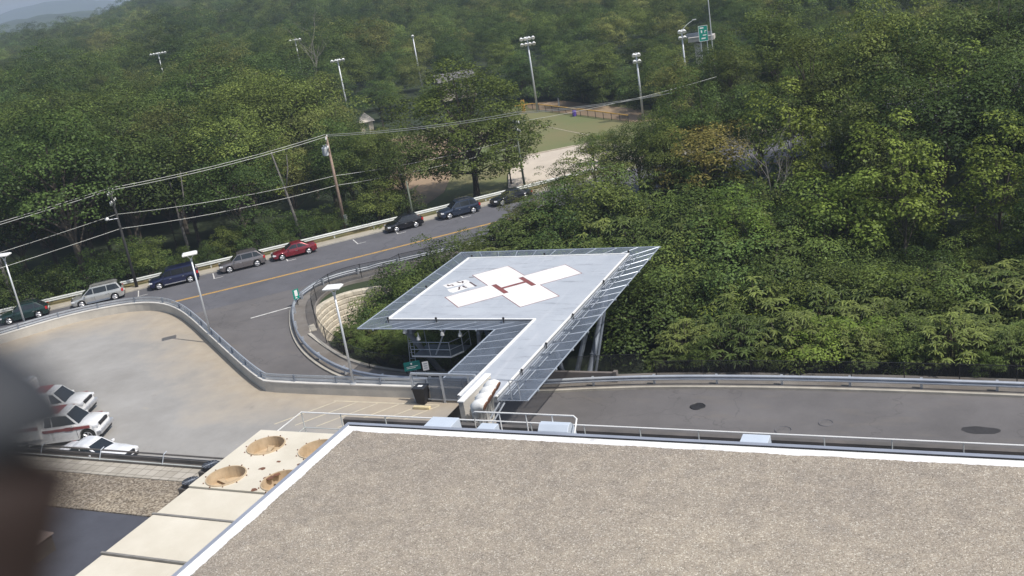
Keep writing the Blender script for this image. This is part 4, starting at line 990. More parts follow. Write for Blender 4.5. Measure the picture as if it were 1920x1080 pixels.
condenser(-36.8, 35.3, 'black round condenser fan left of the cooling unit, the nearer of two')
def small_vent():
    t = thing('roof_box', 'small brown grey box with a pale lid on the dark roof at the lower left', 'roof box', (-41.3, 29.2, 3.24))
    b = MB(); b.box(-.55, .55, -.6, .6, 0, .85); b.build('casing', M['brownmetal'], t)
    b = MB(); b.mesh([(-.65, -.7, .85), (.65, -.7, .85), (.65, .7, .85), (-.65, .7, .85), (-.6, -.65, 1.0), (.6, -.65, .93), (.6, .65, .93), (-.6, .65, 1.0)], [(3, 2, 1, 0), (4, 5, 6, 7), (0, 1, 5, 4), (1, 2, 6, 5), (2, 3, 7, 6), (3, 0, 4, 7)]); b.build('lid', mat('lid', (.38, .30, .27), (.3, .24, .22), 1, .7), t)
small_vent()
# end wall and gooseneck vents at the foot of the walkway
t = thing('end_wall', 'tall pale concrete wall slab at the building end of the helipad walkway', 'wall', (-26.4, 46, 2.5))
b = MB(); b.box(-26.1, -25.8, 44.8, 46.15, -1.0, 4.33); b.box(-26.1, -25.8, 46.15, 48.4, 4.02, 4.33); b.build('wall', M['concrete'], t, world=True)
b = MB(); b.box(-26.14, -25.76, 44.76, 48.44, 4.331, 4.40); b.build('cap', M['white'], t, world=True)
t = thing('exhaust_stack_bank', 'bank of white curved exhaust pipes with brown mouths beside the end wall', 'exhaust pipes', (-24.8, 43.5, 0))
for k in range(4):
    y = 45.9-k*.56; x = -24.75-.02*k; top = 4.85-.12*k
    b = MB(); b.tube([(x, y, -.5), (x, y, top-.35), (x+.06, y, top-.12), (x+.2, y, top), (x+.42, y, top+.06), (x+.62, y, top)], [.255, .255, .33, .33, .31, .29], 12, cap=True)
    p = b.build('pipe', M['white'], t, world=True, smooth=True)
    b = MB(); b.tube([(x+.60, y, top+.0), (x+.66, y, top-.03)], .25, 12); q = b.build('mouth', M['rust'], t, world=True)
b = MB(); b.box(-25.6, -24.6, 42.2, 45.9, -1, 2.9); b.build('plinth', M['concrete'], t, world=True)
t = thing('wheeled_bin', 'black wheeled bin with a white label on its lid, against the deck wall', 'bin', (-30.4, 48.15, DZ+.004))
b = MB(); b.mesh([(-.28, -.30, .08), (.28, -.30, .08), (.28, .30, .08), (-.28, .30, .08), (-.36, -.38, 1.0), (.36, -.38, 1.0), (.36, .38, 1.0), (-.36, .38, 1.0)], [(3, 2, 1, 0), (4, 5, 6, 7), (0, 1, 5, 4), (1, 2, 6, 5), (2, 3, 7, 6), (3, 0, 4, 7)]); b.build('bin_body', M['black'], t)
b = MB(); b.obox((0, 0, 1.05), (.8, .84, .10)); b.build('lid', M['black'], t, bevel=.03)
b = MB(); b.obox((0, 0, 1.105), (.3, .22, .006)); b.build('label_sticker', M['white'], t)
for s_ in (-1, 1):
    b = MB(); b.tube([(s_*.3, .3, .1), (s_*.38, .3, .1)], .1, 10); b.build('wheel', M['rubber'], t)
t = thing('gate_frame', 'grey steel gate frame with glass panels on the deck beside the black bin', 'gate', (-28.6, 48.4, DZ))
b = MB()
for x in (-31.0, -29.0, -27.2): b.box(x-.06, x+.06, 48.25, 48.37, DZ, DZ+1.75)
b.box(-31.0, -26.72, 48.25, 48.37, DZ+1.75, DZ+1.87); b.box(-30.93, -27.27, 48.28, 48.34, DZ+.15, DZ+.22); b.build('frame', M['galv'], t, world=True)
b = MB(); b.box(-29.9, -29.1, 48.29, 48.33, DZ+.25, DZ+1.6); b.box(-28.9, -27.3, 48.29, 48.33, DZ+.25, DZ+1.6); b.build('panel', M['net'], t, world=True)
t = thing('wheel_stop', 'small yellow concrete wheel stop on the deck near the black bin', 'wheel stop', (-30.1, 47.4, DZ+.004))
b = MB(); b.box(-.55, .55, -.12, .12, 0, .16); b.build('block', mat('stop_yellow', (.66, .56, .33), (.5, .43, .28), 3, .8), t, bevel=.03)

# ------------------------------------------------------------------ signs
def sign(name, loc, rz, w_, h_, ph, m, label, marks=()):
    t = thing(name, label, 'sign', loc, rz)
    b = MB(); b.tube([(0, 0, 0), (0, 0, ph)], .035, 6); b.build('post', M['blacksteel'], t)
    b = MB(); b.box(-w_/2, w_/2, -.06, -.04, ph-h_, ph); b.build('panel', m, t)
    b = MB()
    for (a, c, d, e) in marks: b.box(-w_/2+a*w_, -w_/2+c*w_, -.066, -.061, ph-h_+d*h_, ph-h_+e*h_)
    if marks: b.build('lettering', M['white'], t)
    return t
sign('direction_sign', (-36.75, 57.7, -.9), R(30), 1.15, .66, 1.75, M['greendk'], 'teal direction sign by the fence under the helipad net', [(.42, .52, .62, .85), (.15, .85, .42, .47), (.15, .7, .25, .30)])
t = sign('notice_sign', (-35.7, 57.75, -.9), R(30), .42, .66, 1.75, M['white'], 'small white notice sign right of the teal direction sign')
b = MB(); 
for z in (.2, .45, .7): b.box(-.13, .13, -.067, -.061, 1.75-.66+z*.66, 1.75-.66+(z+.13)*.66)
b.build('lettering', M['galv'], t)
sign('street_sign', (-55.6, 70.9, 0), R(70), .6, .9, 1.6, M['green'], 'green and white sign at the bend of the guardrail by the white lane line', [(.25, .78, .30, .9), (.25, .6, .1, .2)])

# ------------------------------------------------------------------ manholes
for (x, y, r_, lab) in [(-16.13, 56.0, .42, 'dark round manhole cover on the near road, closest to the kerb'), (-8.4, 54.5, .36, 'faint round utility cover in the middle of the near road'), (-10.6, 53.4, .42, 'faint ring shaped manhole cover by the blue boxy roof vent')]:
    t = thing('manhole_cover', lab, 'manhole cover', (x, y, -1.006))
    dk = M['blind'] if 'dark' in lab else M['ramp']
    b = MB(); b.tube([(0, 0, .0), (0, 0, .012)], r_, 20); b.build('cover', dk, t)
    b = MB(); b.tube([(math.cos(a)*r_*1.08, math.sin(a)*r_*1.08, .008) for a in np.linspace(0, 2*math.pi, 25)], .03, 4, cap=False); b.build('frame', M['blacksteel'] if 'dark' in lab else M['street'], t)
def blob(cx_, cy_, rx_, ry_, z, m, name, seed):
    rnd = random.Random(seed); b = MB(); n = 28
    b.face([(cx_+math.cos(a)*rx_*(1+.28*noise.noise((math.cos(a)*1.6, math.sin(a)*1.6, seed))), cy_+math.sin(a)*ry_*(1+.3*noise.noise((math.cos(a)*1.6, math.sin(a)*1.6, seed+5))), z) for a in np.linspace(0, 2*math.pi, n+1)[:-1]])
    return struct(b.build(name, m))
blob(-.4, 54.4, 1.0, .42, -1.0, mat('oil_stain', (.045, .042, .042), (.03, .028, .028), 2, .6), 'asphalt_patch', 3)

# ------------------------------------------------------------------ utility poles and wires
def utility_pole(loc, h, label, m=None, arms=1, xf=False, arm_rz=R(42), r0=.17, box=False, lamp=False, group=None):
    m = m or M['wood']
    t = thing('utility_pole', label, 'utility pole', loc, 0, group)
    b = MB(); b.tube([(0, 0, 0), (0, 0, h)], [r0, r0*.62], 12); b.build('pole', m, t, smooth=True)
    for k in range(arms):
        z = h-.35-.95*k; b = MB(); b.obox((0, 0, z), (2.3, .11, .13), arm_rz); b.tube([(math.cos(arm_rz)*.8, math.sin(arm_rz)*.8, z), (0, 0, z-.65)], .03, 4); b.tube([(-math.cos(arm_rz)*.8, -math.sin(arm_rz)*.8, z), (0, 0, z-.65)], .03, 4); ar = b.build('cross_arm', M['oldwood'], t)
        for s_ in (-1.05, -.5, .5, 1.05):
            b = MB(); x, y = math.cos(arm_rz)*s_, math.sin(arm_rz)*s_
            b.tube([(x, y, z+.06), (x, y, z+.12), (x, y, z+.17), (x, y, z+.22), (x, y, z+.3)], [.03, .08, .05, .08, .04], 8); b.build('insulator', M['white'], ar)
    if xf:
        for a in (2.6, 3.6, 4.5):
            x, y = math.cos(a)*.52, math.sin(a)*.52
            b = MB(); b.tube([(x, y, h-2.1), (x, y, h-2.05), (x, y, h-1.25), (x, y, h-1.2)], [.22, .27, .27, .2], 12); b.tube([(x, y, h-1.2), (x, y, h-.95)], .05, 6); b.tube([(0, 0, h-1.6), (x, y, h-1.6)], .05, 5); b.build('transformer', mat('transformer_grey', (.52, .54, .56), (.4, .42, .44), 2, .5), t)
    if box:
        b = MB(); b.box(.2, .46, -.2, .12, .8, 2.0); b.build('meter_box', M['galvlight'], t)
    return t
utility_pole((-65.8, 95.3, -.3), 11.0, 'tall brown wooden utility pole with transformers behind the street guardrail', xf=True, arms=2, box=True, arm_rz=R(120), r0=.2)
utility_pole((-79.5, 76.4, -.6), 11.0, 'utility pole hidden among the dark trees at left, only its pale fittings showing', m=M['darkpole'], arms=2, arm_rz=R(120))
utility_pole((-58.6, 98.3, -.2), 4.6, 'short grey green pole rising behind the black hatchback', m=M['oldwood'], arms=0, r0=.13)
utility_pole((-50.9, 112.6, -.9), 8.6, 'grey green utility pole with angled cross arms beside the big round tree', m=M['oldwood'], arms=2, arm_rz=R(140), r0=.15)
t = thing('wall_lamp', 'small white globe lamp against the dark trees by the left wires', 'lamp', (-79.9, 75.4, 7.6))
b = MB(); b.tube([(0, 0, -.05), (0, 0, .05), (0, 0, .2), (0, 0, .3)], [.12, .22, .2, .05], 10); b.build('globe', M['white'], t, smooth=True)
b = MB(); b.tube([(0, 0, 0), (.5, .9, -.1)], .03, 5); b.build('arm', M['galv'], t)
def wire(pts, sag, label, r_=.026, group='overhead wires above the street'):
    b = MB(); P = []
    for a, c in zip(pts[:-1], pts[1:]):
        a, c = Vector(a), Vector(c)
        for i in range(17):
            f = i/16
            if i == 0 and P: continue
            p = a.lerp(c, f); p.z -= sag*4*f*(1-f)*((c-a).length/30)**1; P.append(p)
    b.tube(P, r_, 5)
    return solo(b.build('overhead_wire', M['wire']), label, 'wire', group)
A1, A0, A3 = (-65.8, 95.3), (-79.5, 76.4), (-50.9, 112.6)
for k, (dx, lab) in enumerate([(-.55, 'upper pair of wires, the higher pale wire from the left edge over the tall pole'), (.55, 'upper pair of wires, the lower pale wire from the left edge over the tall pole')]):
    wire([(-112+dx, 20, 10.6), (A0[0]+dx, A0[1]-dx, 10.5), (A1[0]+dx, A1[1]-dx, 10.75), (-44.9+dx, 98.9-dx+2, 10.4), (-29.7+dx, 104.2, 10.5)], .5, lab)
wire([(-112, 22, 7.9), (A0[0], A0[1], 7.9), (A1[0], A1[1], 6.2), (A3[0], A3[1], 5.5)], .55, 'lower wire bending at the white globe lamp among the left trees', .022)
wire([(-112, 20, 6.7), (A0[0], A0[1], 6.4), (A1[0], A1[1], 5.1), (A3[0], A3[1], 4.6)], .5, 'lowest overhead wire crossing the tall brown pole about halfway up', .024)
wire([(A3[0], A3[1], 7.4), (-30, 128, 8.2)], .5, 'thin wire running right from the grey green pole above the ball field', .02)

# ------------------------------------------------------------------ ball field and pale lot
b = MB(); b.face([(-100, 160, -1.97), (-66, 110, -1.97), (-49, 108, -1.97), (-38, 130, -1.97), (-45, 168, -1.97), (-78, 186, -1.97)][::-1]); o = b.build('ball_field', M['grassfield'])
for po in o.data.polygons:
    if po.normal.z < 0: po.flip()
struct(o)
def flat(pts, z, name, m):
    b = MB(); b.face([(x, y, z) for x, y in pts]); o = b.build(name, m)
    for po in o.data.polygons:
        if po.normal.z < 0: po.flip()
    return struct(o)
flat([(-50.5, 142.5), (-60.2, 135.2), (-59, 126), (-52, 109.5), (-38, 111), (-34, 122)], -1.56, 'pale_lot', M['lot'])
b = MB(); b.sweep([(-.1, -2.0), (.1, -2.0), (.1, -1.42), (-.1, -1.42)], [(-50.4, 142.8, 0), (-60.4, 135.4, 0)]); solo(b.build('lot_kerb_wall', M['lot']), 'low pale wall at the far side of the concrete lot', 'low wall')
flat([(-74, 130), (-70, 131), (-65, 118), (-64.5, 112), (-68, 113)], -1.95, 'infield', M['clay'])
flat([(-50, 156.8), (-77.5, 179.5), (-82, 186), (-74, 186), (-50, 166), (-43, 158)], -1.94, 'dirt_track', M['clay'])
flat([(-77, 120), (-71.5, 121), (-74, 150), (-94, 163), (-98, 158)], -1.945, 'infield_skin', M['clay'])
mark([(-68.8, 161.7), (-54.8, 148.7)], .14, -1.93, 'foul_line', M['lot'])
t = thing('outfield_fence', 'low dark fence with a yellow top edge along the far side of the ball field', 'fence', (-52, 157.5, -2))
b = MB(); fpath = [(-51.5, 157.3, -2), (-60, 164.6, -2), (-76.5, 178.2, -2), (-79.5, 177.0, -2)]
b.sweep([(0, 0), (0, 1.15)], fpath, closed=False); b.build('mesh_panel', M['chain'], t, world=True)
b = MB(); b.tube([(x, y, -.8) for x, y, z in fpath], .09, 6); b.build('yellow_cap', M['yellow'], t, world=True)
for i in range(14):
    f = i/13; x, y = -51.5-25*f, 157.3+20.9*f
    b = MB(); b.tube([(x, y, -2), (x, y, -.8)], .05, 5); b.build('post', M['blacksteel'], t, world=True)
t = thing('foul_pole', 'short thick yellow post at the left end of the outfield fence', 'post', (-77.6, 176.4, -2)); b = MB(); b.obox((0, 0, 1.1), (.7, .15, 2.4)); b.build('board', M['yellow'], t)
t = thing('marker_post', 'thin white post behind the outfield fence', 'post', (-71.3, 178.5, -2)); b = MB(); b.tube([(0, 0, 0), (0, 0, 1.7)], .12, 6); b.build('post', M['white'], t)
t = thing('waste_barrel', 'small blue violet barrel standing by the outfield fence', 'barrel', (-64.3, 167.4, -2)); b = MB(); b.tube([(0, 0, 0), (0, 0, .1), (0, 0, .95), (0, 0, 1.0)], [.32, .36, .36, .3], 10); b.build('barrel', mat('violet', (.10, .06, .35), None, 2, .5), t)
def floodlight_pole(loc, h, label, n=6, rows=2, rz=0.0, streetarm=False):
    t = thing('floodlight_pole', label, 'floodlight', loc, rz, 'floodlight poles round the ball field')
    b = MB(); b.tube([(0, 0, 0), (0, 0, h)], [.21, .11], 8); b.build('pole', M['pole'], t, smooth=True)
    for r_ in range(rows):
        z = h-.2-1.0*r_; k = n//rows; w_ = .72*(k-1)
        b = MB(); b.obox((0, 0, z), (w_+.5, .1, .1)); ar = b.build('cross_bar', M['galv'], t)
        for i in range(k):
            x = -w_/2+w_*i/max(1, k-1)
            b = MB(); b.tube([(x, .0, z+.1), (x, -.12, z+.05), (x, -.42, z-.16), (x, -.46, z-.2)], [.1, .2, .34, .34], 10); b.build('lamp', M['white'], ar)
    return t
floodlight_pole((-49.4, 158.6, -2), 10.6, 'floodlight pole with four round lamps standing at the right end of the ball field', 4, 2, R(20))
floodlight_pole((-74.4, 175.4, -2), 13.6, 'floodlight pole with eight lamps behind the yellow topped outfield fence', 8, 2, R(25))
floodlight_pole((-113.2, 173, -2), 14.0, 'floodlight pole with a flat lamp row beside the small pale hut', 4, 1, R(30))
floodlight_pole((-116, 209, -1.5), 9.6+4, 'slim floodlight pole with one lamp by the long dark roof', 1, 1, R(30))
floodlight_pole((-140.8, 199.8, -1.8), 17, 'half hidden floodlight pole standing among dead branches left of centre', 4, 1, R(35))
floodlight_pole((-195, 215.8, -2), 17.5, 'distant floodlight pole at left, only its lamp row above the trees', 6, 1, R(40))
t = floodlight_pole((-44.3, 167.9, -2), 12.4, 'floodlight pole with lamps and a long street lamp arm near the green highway sign', 4, 2, R(20))
b = MB(); b.tube([(0, 0, 12.2), (.9, .1, 13.0), (2.0, .2, 13.6)], .05, 6); b.obox((2.2, .2, 13.62), (.6, .25, .14), 0); b.build('lamp_arm', M['galvlight'], t)

# small far buildings
def hut(loc, rz, w_, d_, h_, roofh, label, wallm, roofm, hip=True, name='hut', cat='hut', windows=0):
    t = thing(name, label, cat, loc, rz)
    b = MB(); b.box(-w_/2, w_/2, -d_/2, d_/2, 0, h_); b.build('wall', wallm, t)
    e = .4; v = [(-w_/2-e, -d_/2-e, h_+.002), (w_/2+e, -d_/2-e, h_+.002), (w_/2+e, d_/2+e, h_+.002), (-w_/2-e, d_/2+e, h_+.002)]
    if hip: v += [(0, 0, h_+roofh)]; fs = [(0, 1, 4), (1, 2, 4), (2, 3, 4), (3, 0, 4), (3, 2, 1, 0)]
    else: v += [(-w_/2-e, 0, h_+roofh), (w_/2+e, 0, h_+roofh)]; fs = [(0, 1, 5, 4), (2, 3, 4, 5), (1, 2, 5), (3, 0, 4), (3, 2, 1, 0)]
    b = MB(); b.mesh(v, fs); b.build('roof', roofm, t)
    b = MB(); b.box(-.4, .4, -d_/2-.03, -d_/2+.01, 0, 2.0); b.build('door', M['oldwood'], t)
    for i in range(windows):
        x = -w_/2+w_*(i+.5)/windows; b = MB(); b.box(x-.45, x+.45, -d_/2-.03, -d_/2+.01, h_*.62, h_*.62+1.1); b.build('window', M['glass'], t)
    return t
hut((-106.9, 168.6, -2), R(35), 2.5, 2.4, 2.3, 1.7, 'small pale hut with a pointed roof beside a floodlight pole', M['lot'], mat('hutroof', (.60, .55, .50), (.5, .46, .41), 1, .8))
hut((-101.5, 197, -1), R(40), 7.5, 6, 4.0, 1.4, 'long low building with a dark grey roof among the trees, top centre', M['brickwall'], M['shingle'], False, 'long_building', 'building', 5)
hut((-345, 439, 1), R(30), 7, 6, 15, 4, 'white house standing above the distant trees, top left of centre', M['white'], mat('whiteroof', (.62, .6, .58), (.5, .49, .47), 1, .8), False, 'house', 'house', 4)
hut((-20, 262, -2), R(10), 8, 8, 14.0, .6, 'pale grey building corner at the top edge right of centre', M['galvlight'], M['shingle'], False, 'tall_building', 'building', 3)
# highway sign and viaduct
t = thing('highway_sign', 'tall green highway sign with white lettering above the trees, top right of centre', 'sign', (-39.9, 164.1, -2), R(22))
b = MB(); b.tube([(-.5, .1, 0), (-.5, .1, 12.9)], .08, 8); b.tube([(.5, .1, 0), (.5, .1, 12.9)], .08, 8); b.build('post', M['galv'], t)
b = MB(); b.box(-.72, .72, -.05, .05, 10.6, 13.0); b.build('panel', M['green'], t)
b = MB()
for (a, c, z0, z1) in [(-.5, .1, 12.55, 12.75), (-.35, -.15, 11.9, 12.3), (.2, .5, 12.1, 12.25), (.2, .3, 11.85, 12.25), (-.1, .45, 11.45, 11.6), (-.35, .3, 10.95, 11.15), (-.72, .72, 12.94, 13.0), (-.72, .72, 10.6, 10.66), (-.72, -.67, 10.66, 12.94), (.67, .72, 10.66, 12.94)]: b.box(a, c, -.075, -.055, z0, z1)
b.build('lettering', M['white'], t)
t = thing('highway_bridge', 'short stretch of grey highway bridge parapet beside the green sign', 'bridge', (-43.2, 171, -2))
b = MB(); b.obox((-42.3, 171, 9.0), (4.2, .3, .6), R(8)); b.build('parapet', M['galvdark'], t, world=True)
b = MB(); b.obox((-42.3, 172.6, 8.2), (4.2, 3, .7), R(8)); b.build('deck', M['concrete'], t, world=True)
b = MB(); b.obox((-43.0, 172.6, 2.8), (1.0, 2, 9.5), R(8)); b.build('pier', M['concrete'], t, world=True)
t = thing('street_light_mast', 'thin tall light mast rising out of the top edge beside the highway sign', 'street lamp', (-39.0, 165.6, -2))
b = MB(); b.tube([(0, 0, 0), (0, 0, 22)], [.12, .07], 7); b.build('mast', M['pole'], t); b = MB(); b.obox((.6, 0, 22), (1.4, .3, .15)); b.build('lamp', M['white'], t)

# ------------------------------------------------------------------ trees and bushes
def leaf_mesh(name, C_, N_, S_, V_, m, aspect=.62, seed=0):
    """one small bent leaf spray per point: C centre, N normal, S size, V shade 0..1"""
    rs = np.random.RandomState(seed); n = len(C_)
    C_ = np.asarray(C_); N_ = np.asarray(N_); S_ = np.asarray(S_)[:, None]
    N_ = N_/np.linalg.norm(N_, axis=1)[:, None]
    r_ = rs.normal(size=(n, 3)); u = np.cross(N_, r_); u /= np.linalg.norm(u, axis=1)[:, None]; v = np.cross(N_, u)
    a = C_-u*S_*.5; b_ = C_+v*S_*aspect*.5+N_*S_*.06; c = C_+u*S_*.5; d = C_-v*S_*aspect*.5+N_*S_*.06
    co = np.stack([a, b_, c, d], 1).reshape(-1, 3)
    me = bpy.data.meshes.new(name); me.vertices.add(4*n); me.vertices.foreach_set('co', co.astype(np.float32).ravel())
    me.loops.add(4*n); me.loops.foreach_set('vertex_index', np.arange(4*n, dtype=np.int32)); me.polygons.add(n)
    me.polygons.foreach_set('loop_start', np.arange(0, 4*n, 4, dtype=np.int32)); me.polygons.foreach_set('loop_total', np.full(n, 4, dtype=np.int32))
    me.update(calc_edges=True)
    at = me.attributes.new('leaf', 'FLOAT', 'FACE'); at.data.foreach_set('value', np.asarray(V_, dtype=np.float32))
    me.materials.append(m); return me
def crown_points(seed, rx, rz, nclump, nleaf, cr, leaf, z0, lumps=.28, flat=.75, openness=0.0, cone=0.0):
    """clumps spread over and inside a lumpy crown; leaves sit on the upper outer shell of each clump"""
    rs = np.random.RandomState(seed); Cs = []
    k = 0
    ga = math.pi*(3-math.sqrt(5))
    for i in range(nclump):
        t = (i+.5)/nclump; z = 1-1.75*t; r0 = math.sqrt(max(0, 1-z*z)); th = i*ga+rs.uniform(-.5, .5)
        d = np.array([r0*math.cos(th), r0*math.sin(th), z])
        nz = noise.noise((d[0]*1.7+seed*3.1, d[1]*1.7, d[2]*1.7))
        q = (rs.uniform(.72, 1.0) if rs.rand() > .22 else rs.uniform(.25, .7))*(1+lumps*2*nz)
        px = rx*(1-cone*max(0, z)*.8)
        Cs.append([d[0]*px*q, d[1]*px*q, z0+d[2]*rz*q])
    P, N, S, V = [], [], [], []
    for c in Cs:
        if rs.rand() < openness: continue
        r = cr*rs.uniform(.65, 1.3); n = int(nleaf*(r/cr)**2)
        d = rs.normal(size=(n, 3)); d /= np.linalg.norm(d, axis=1)[:, None]
        d[:, 2] = np.where(d[:, 2] < -.25, -d[:, 2], d[:, 2])
        rad = r*rs.uniform(.55, 1.08, size=(n, 1))**.7
        p = np.array(c)+d*rad*np.array([1.0, 1.0, flat])
        out = np.array(c)-np.array([0, 0, z0]); out = out/(np.linalg.norm(out)+1e-6)
        nn = d*.75+np.array([0, 0, .75])+out*.3+rs.normal(size=(n, 3))*.45
        P.append(p); N.append(nn); S.append(leaf*rs.uniform(.55, 1.35, n)); V.append(np.clip(rs.normal(.5, .2, n)+(rs.rand()-.5)*.5, 0, 1))
    return np.concatenate(P), np.concatenate(N), np.concatenate(S), np.concatenate(V), Cs
def limb_mesh(name, m, h, r0, tips, seed, base_split=.3, levels=True):
    rs = random.Random(seed); b = MB()
    top = Vector((rs.uniform(-.3, .3), rs.uniform(-.3, .3), h))
    pts = [Vector((0, 0, 0)), Vector((rs.uniform(-.15, .15), rs.uniform(-.15, .15), h*.3)), Vector((rs.uniform(-.3, .3), rs.uniform(-.3, .3), h*.6)), top]
    b.tube(pts, [r0*1.25, r0, r0*.7, r0*.25], 8)
    for i, tp in enumerate(tips):
        tp = Vector(tp); f = rs.uniform(base_split, .85)
        k = f*3; j = min(2, int(k)); s_ = pts[j].lerp(pts[j+1], k-j)
        if tp.z < s_.z+.2: s_ = pts[0].lerp(pts[1], .9) if tp.z < pts[1].z+.5 else s_
        mid = s_.lerp(tp, .5)+Vector((rs.uniform(-.3, .3), rs.uniform(-.3, .3), rs.uniform(.1, .5)))
        b.tube([s_, mid, tp], [r0*.34, r0*.2, r0*.06], 5, cap=False)
    me = bpy.data.meshes.new(name); me.from_pydata([tuple(v) for v in b.v], [], b.f); me.update(); me.materials.append(m); return me
PROTO = {}
def proto(key, crownm, trunkm, hgt): PROTO[key] = (crownm, trunkm, hgt)
def broad(key, fm, seed, rx=4.6, rz=5.2, z0=10.0, ncl=66, nl=230, cr=1.45, leaf=.225, trunk_r=.24, **k):
    P, N, S, V, Cs = crown_points(seed, rx, rz, ncl, nl, cr, leaf, z0, **k)
    proto(key, leaf_mesh(key+'_leaves', P, N, S, V, fm, seed=seed), limb_mesh(key+'_limbs', M['bark'], z0+rz*.5, trunk_r, Cs[::3], seed), z0+rz)
for i, (rx, rz, z0, lm) in enumerate([(4.6, 5.4, 9.6, .28), (5.2, 4.8, 9.8, .34), (3.9, 6.0, 9.4, .30), (4.8, 5.6, 9.5, .42)]):
    broad('dark%d' % i, F['dark'], 11+i, rx, rz, z0, lumps=lm)
    broad('mid%d' % i, F['mid'], 31+i, rx*.95, rz, z0, lumps=lm+.06)
broad('olive0', F['olive'], 51, 4.6, 5.4, 9.6, lumps=.36, openness=.08); broad('olive1', F['olive'], 52, 4.0, 5.8, 9.2, lumps=.36, openness=.12)
broad('gold0', F['gold'], 61, 3.4, 3.2, 7.2, ncl=40, nl=170, cr=1.2, leaf=.22, lumps=.3, openness=.1)
broad('lime0', F['lime'], 62, 3.0, 4.6, 7.2, ncl=60, nl=120, cr=1.05, leaf=.25, lumps=.45, openness=.1, trunk_r=.12)
broad('lime1', F['lime'], 63, 3.6, 3.2, 5.6, ncl=56, nl=120, cr=1.05, leaf=.25, lumps=.45, openness=.1, trunk_r=.12)
broad('hero0', F['hero'], 71, 6.3, 6.8, 7.4, ncl=170, nl=190, cr=1.3, leaf=.24, lumps=.30, trunk_r=.32)
broad('hero1', F['mid'], 72, 6.6, 6.6, 9.0, ncl=140, nl=190, cr=1.4, leaf=.26, lumps=.25, trunk_r=.34)
# open sprawling tree (locust like), layered
broad('airy0', F['olive'], 81, 4.2, 3.6, 6.4, ncl=60, nl=120, cr=1.1, leaf=.21, lumps=.5, flat=.45, openness=.12, trunk_r=.16)
broad('airy1', F['mid'], 82, 3.7, 4.2, 6.6, ncl=60, nl=120, cr=1.05, leaf=.21, lumps=.5, flat=.5, openness=.12, trunk_r=.16)
broad('bush0', F['dark'], 91, 2.3, 1.9, 1.7, ncl=28, nl=260, cr=.8, leaf=.125, lumps=.35, trunk_r=.07)
broad('bush1', F['mid'], 92, 2.2, 2.2, 2.0, ncl=28, nl=260, cr=.8, leaf=.125, lumps=.4, trunk_r=.07)
broad('bush2', F['lime'], 93, 2.1, 2.0, 1.9, ncl=24, nl=150, cr=.8, leaf=.18, lumps=.4, trunk_r=.07)
def sumac(key, seed, spread=2.1, hgt=3.9, tips=34):
    rs = random.Random(seed); b = MB(); vals = []; st = MB()
    for k in range(tips):
        a = rs.uniform(0, 2*math.pi); r_ = spread*math.sqrt(rs.uniform(.0, 1)); z = hgt*(1-.42*(r_/spread)**2)*rs.uniform(.62, 1.05)
        T = Vector((math.cos(a)*r_, math.sin(a)*r_, z)); base = Vector((math.cos(a)*r_*.35, math.sin(a)*r_*.35, 0))
        st.tube([base, base.lerp(T, .6)+Vector((0, 0, .2)), T], [.04, .03, .015], 4, cap=False)
        nf = rs.randint(10, 13); tone = rs.uniform(-.2, .2)
        for j in range(nf):
            fa = 2*math.pi*j/nf+rs.uniform(-.25, .25); L_ = rs.uniform(.24, .46); el = rs.uniform(.05, .75)
            d = Vector((math.cos(fa), math.sin(fa), 0)); up_ = Vector((0, 0, 1)); side = Vector((-d.y, d.x, 0)); prev = None
            for q in range(5):
                f = q/4; c = T+d*L_*(f*math.cos(el*.6))+up_*L_*(math.sin(el)*f-.62*f*f); wd = .145*L_*(1-.62*f)*(1.0 if q % 2 else .72)+.01
                cur = (c+side*wd-up_*.03, c, c-side*wd-up_*.03)
                if prev:
                    for x, y in ((0, 1), (1, 2)):
                        b.face([prev[x], prev[y], cur[y], cur[x]]); vals.append(max(0, min(1, .5+tone+rs.uniform(-.28, .28)+.15*f)))
                prev = cur
    me = bpy.data.meshes.new(key+'_fronds'); me.from_pydata([tuple(v) for v in b.v], [], b.f); me.update()
    at = me.attributes.new('leaf', 'FLOAT', 'FACE'); at.data.foreach_set('value', vals); me.materials.append(F['sumac'])
    m2 = bpy.data.meshes.new(key+'_stems'); m2.from_pydata([tuple(v) for v in st.v], [], st.f); m2.update(); m2.materials.append(M['bark'])
    proto(key, me, m2, hgt)
for i in range(4): sumac('sumac%d' % i, 101+i, [2.1, 2.4, 1.9, 2.2][i], [3.7, 3.4, 4.2, 3.9][i], [135, 150, 130, 140][i])
def bare(key, seed, h, m):
    rs = random.Random(seed); b = MB()
    def grow(p, d, L_, r_, lv):
        n = 4; pts = [p]; q = p.copy(); dd = d.copy()
        for i in range(n): dd = (dd+Vector((rs.uniform(-.14, .14), rs.uniform(-.14, .14), .04))).normalized(); q = q+dd*L_/n; pts.append(q.copy())
        b.tube(pts, [r_*(1-.65*i/n) for i in range(n+1)], 6 if lv == 0 else 4, cap=False)
        if lv < 3:
            for k in range(7 if lv == 0 else 4):
                f = rs.uniform(.35, 1.0); j = min(n-1, int(f*n)); s_ = pts[j].lerp(pts[j+1], f*n-j)
                a = rs.uniform(0, 2*math.pi); nd = (dd*.75+Vector((math.cos(a), math.sin(a), .25))*rs.uniform(.5, .9)).normalized()
                grow(s_, nd, L_*rs.uniform(.32, .55), r_*(1-.65*f)*.6, lv+1)
    grow(Vector((0, 0, 0)), Vector((.03, .02, 1)), h, .11, 0)
    me = bpy.data.meshes.new(key); me.from_pydata([tuple(v) for v in b.v], [], b.f); me.update(); me.materials.append(m)
    proto(key, None, me, h)
bare('bare0', 201, 10.5, M['palebark']); bare('bare1', 202, 10.5, M['palebark'])
CROWNS = {}
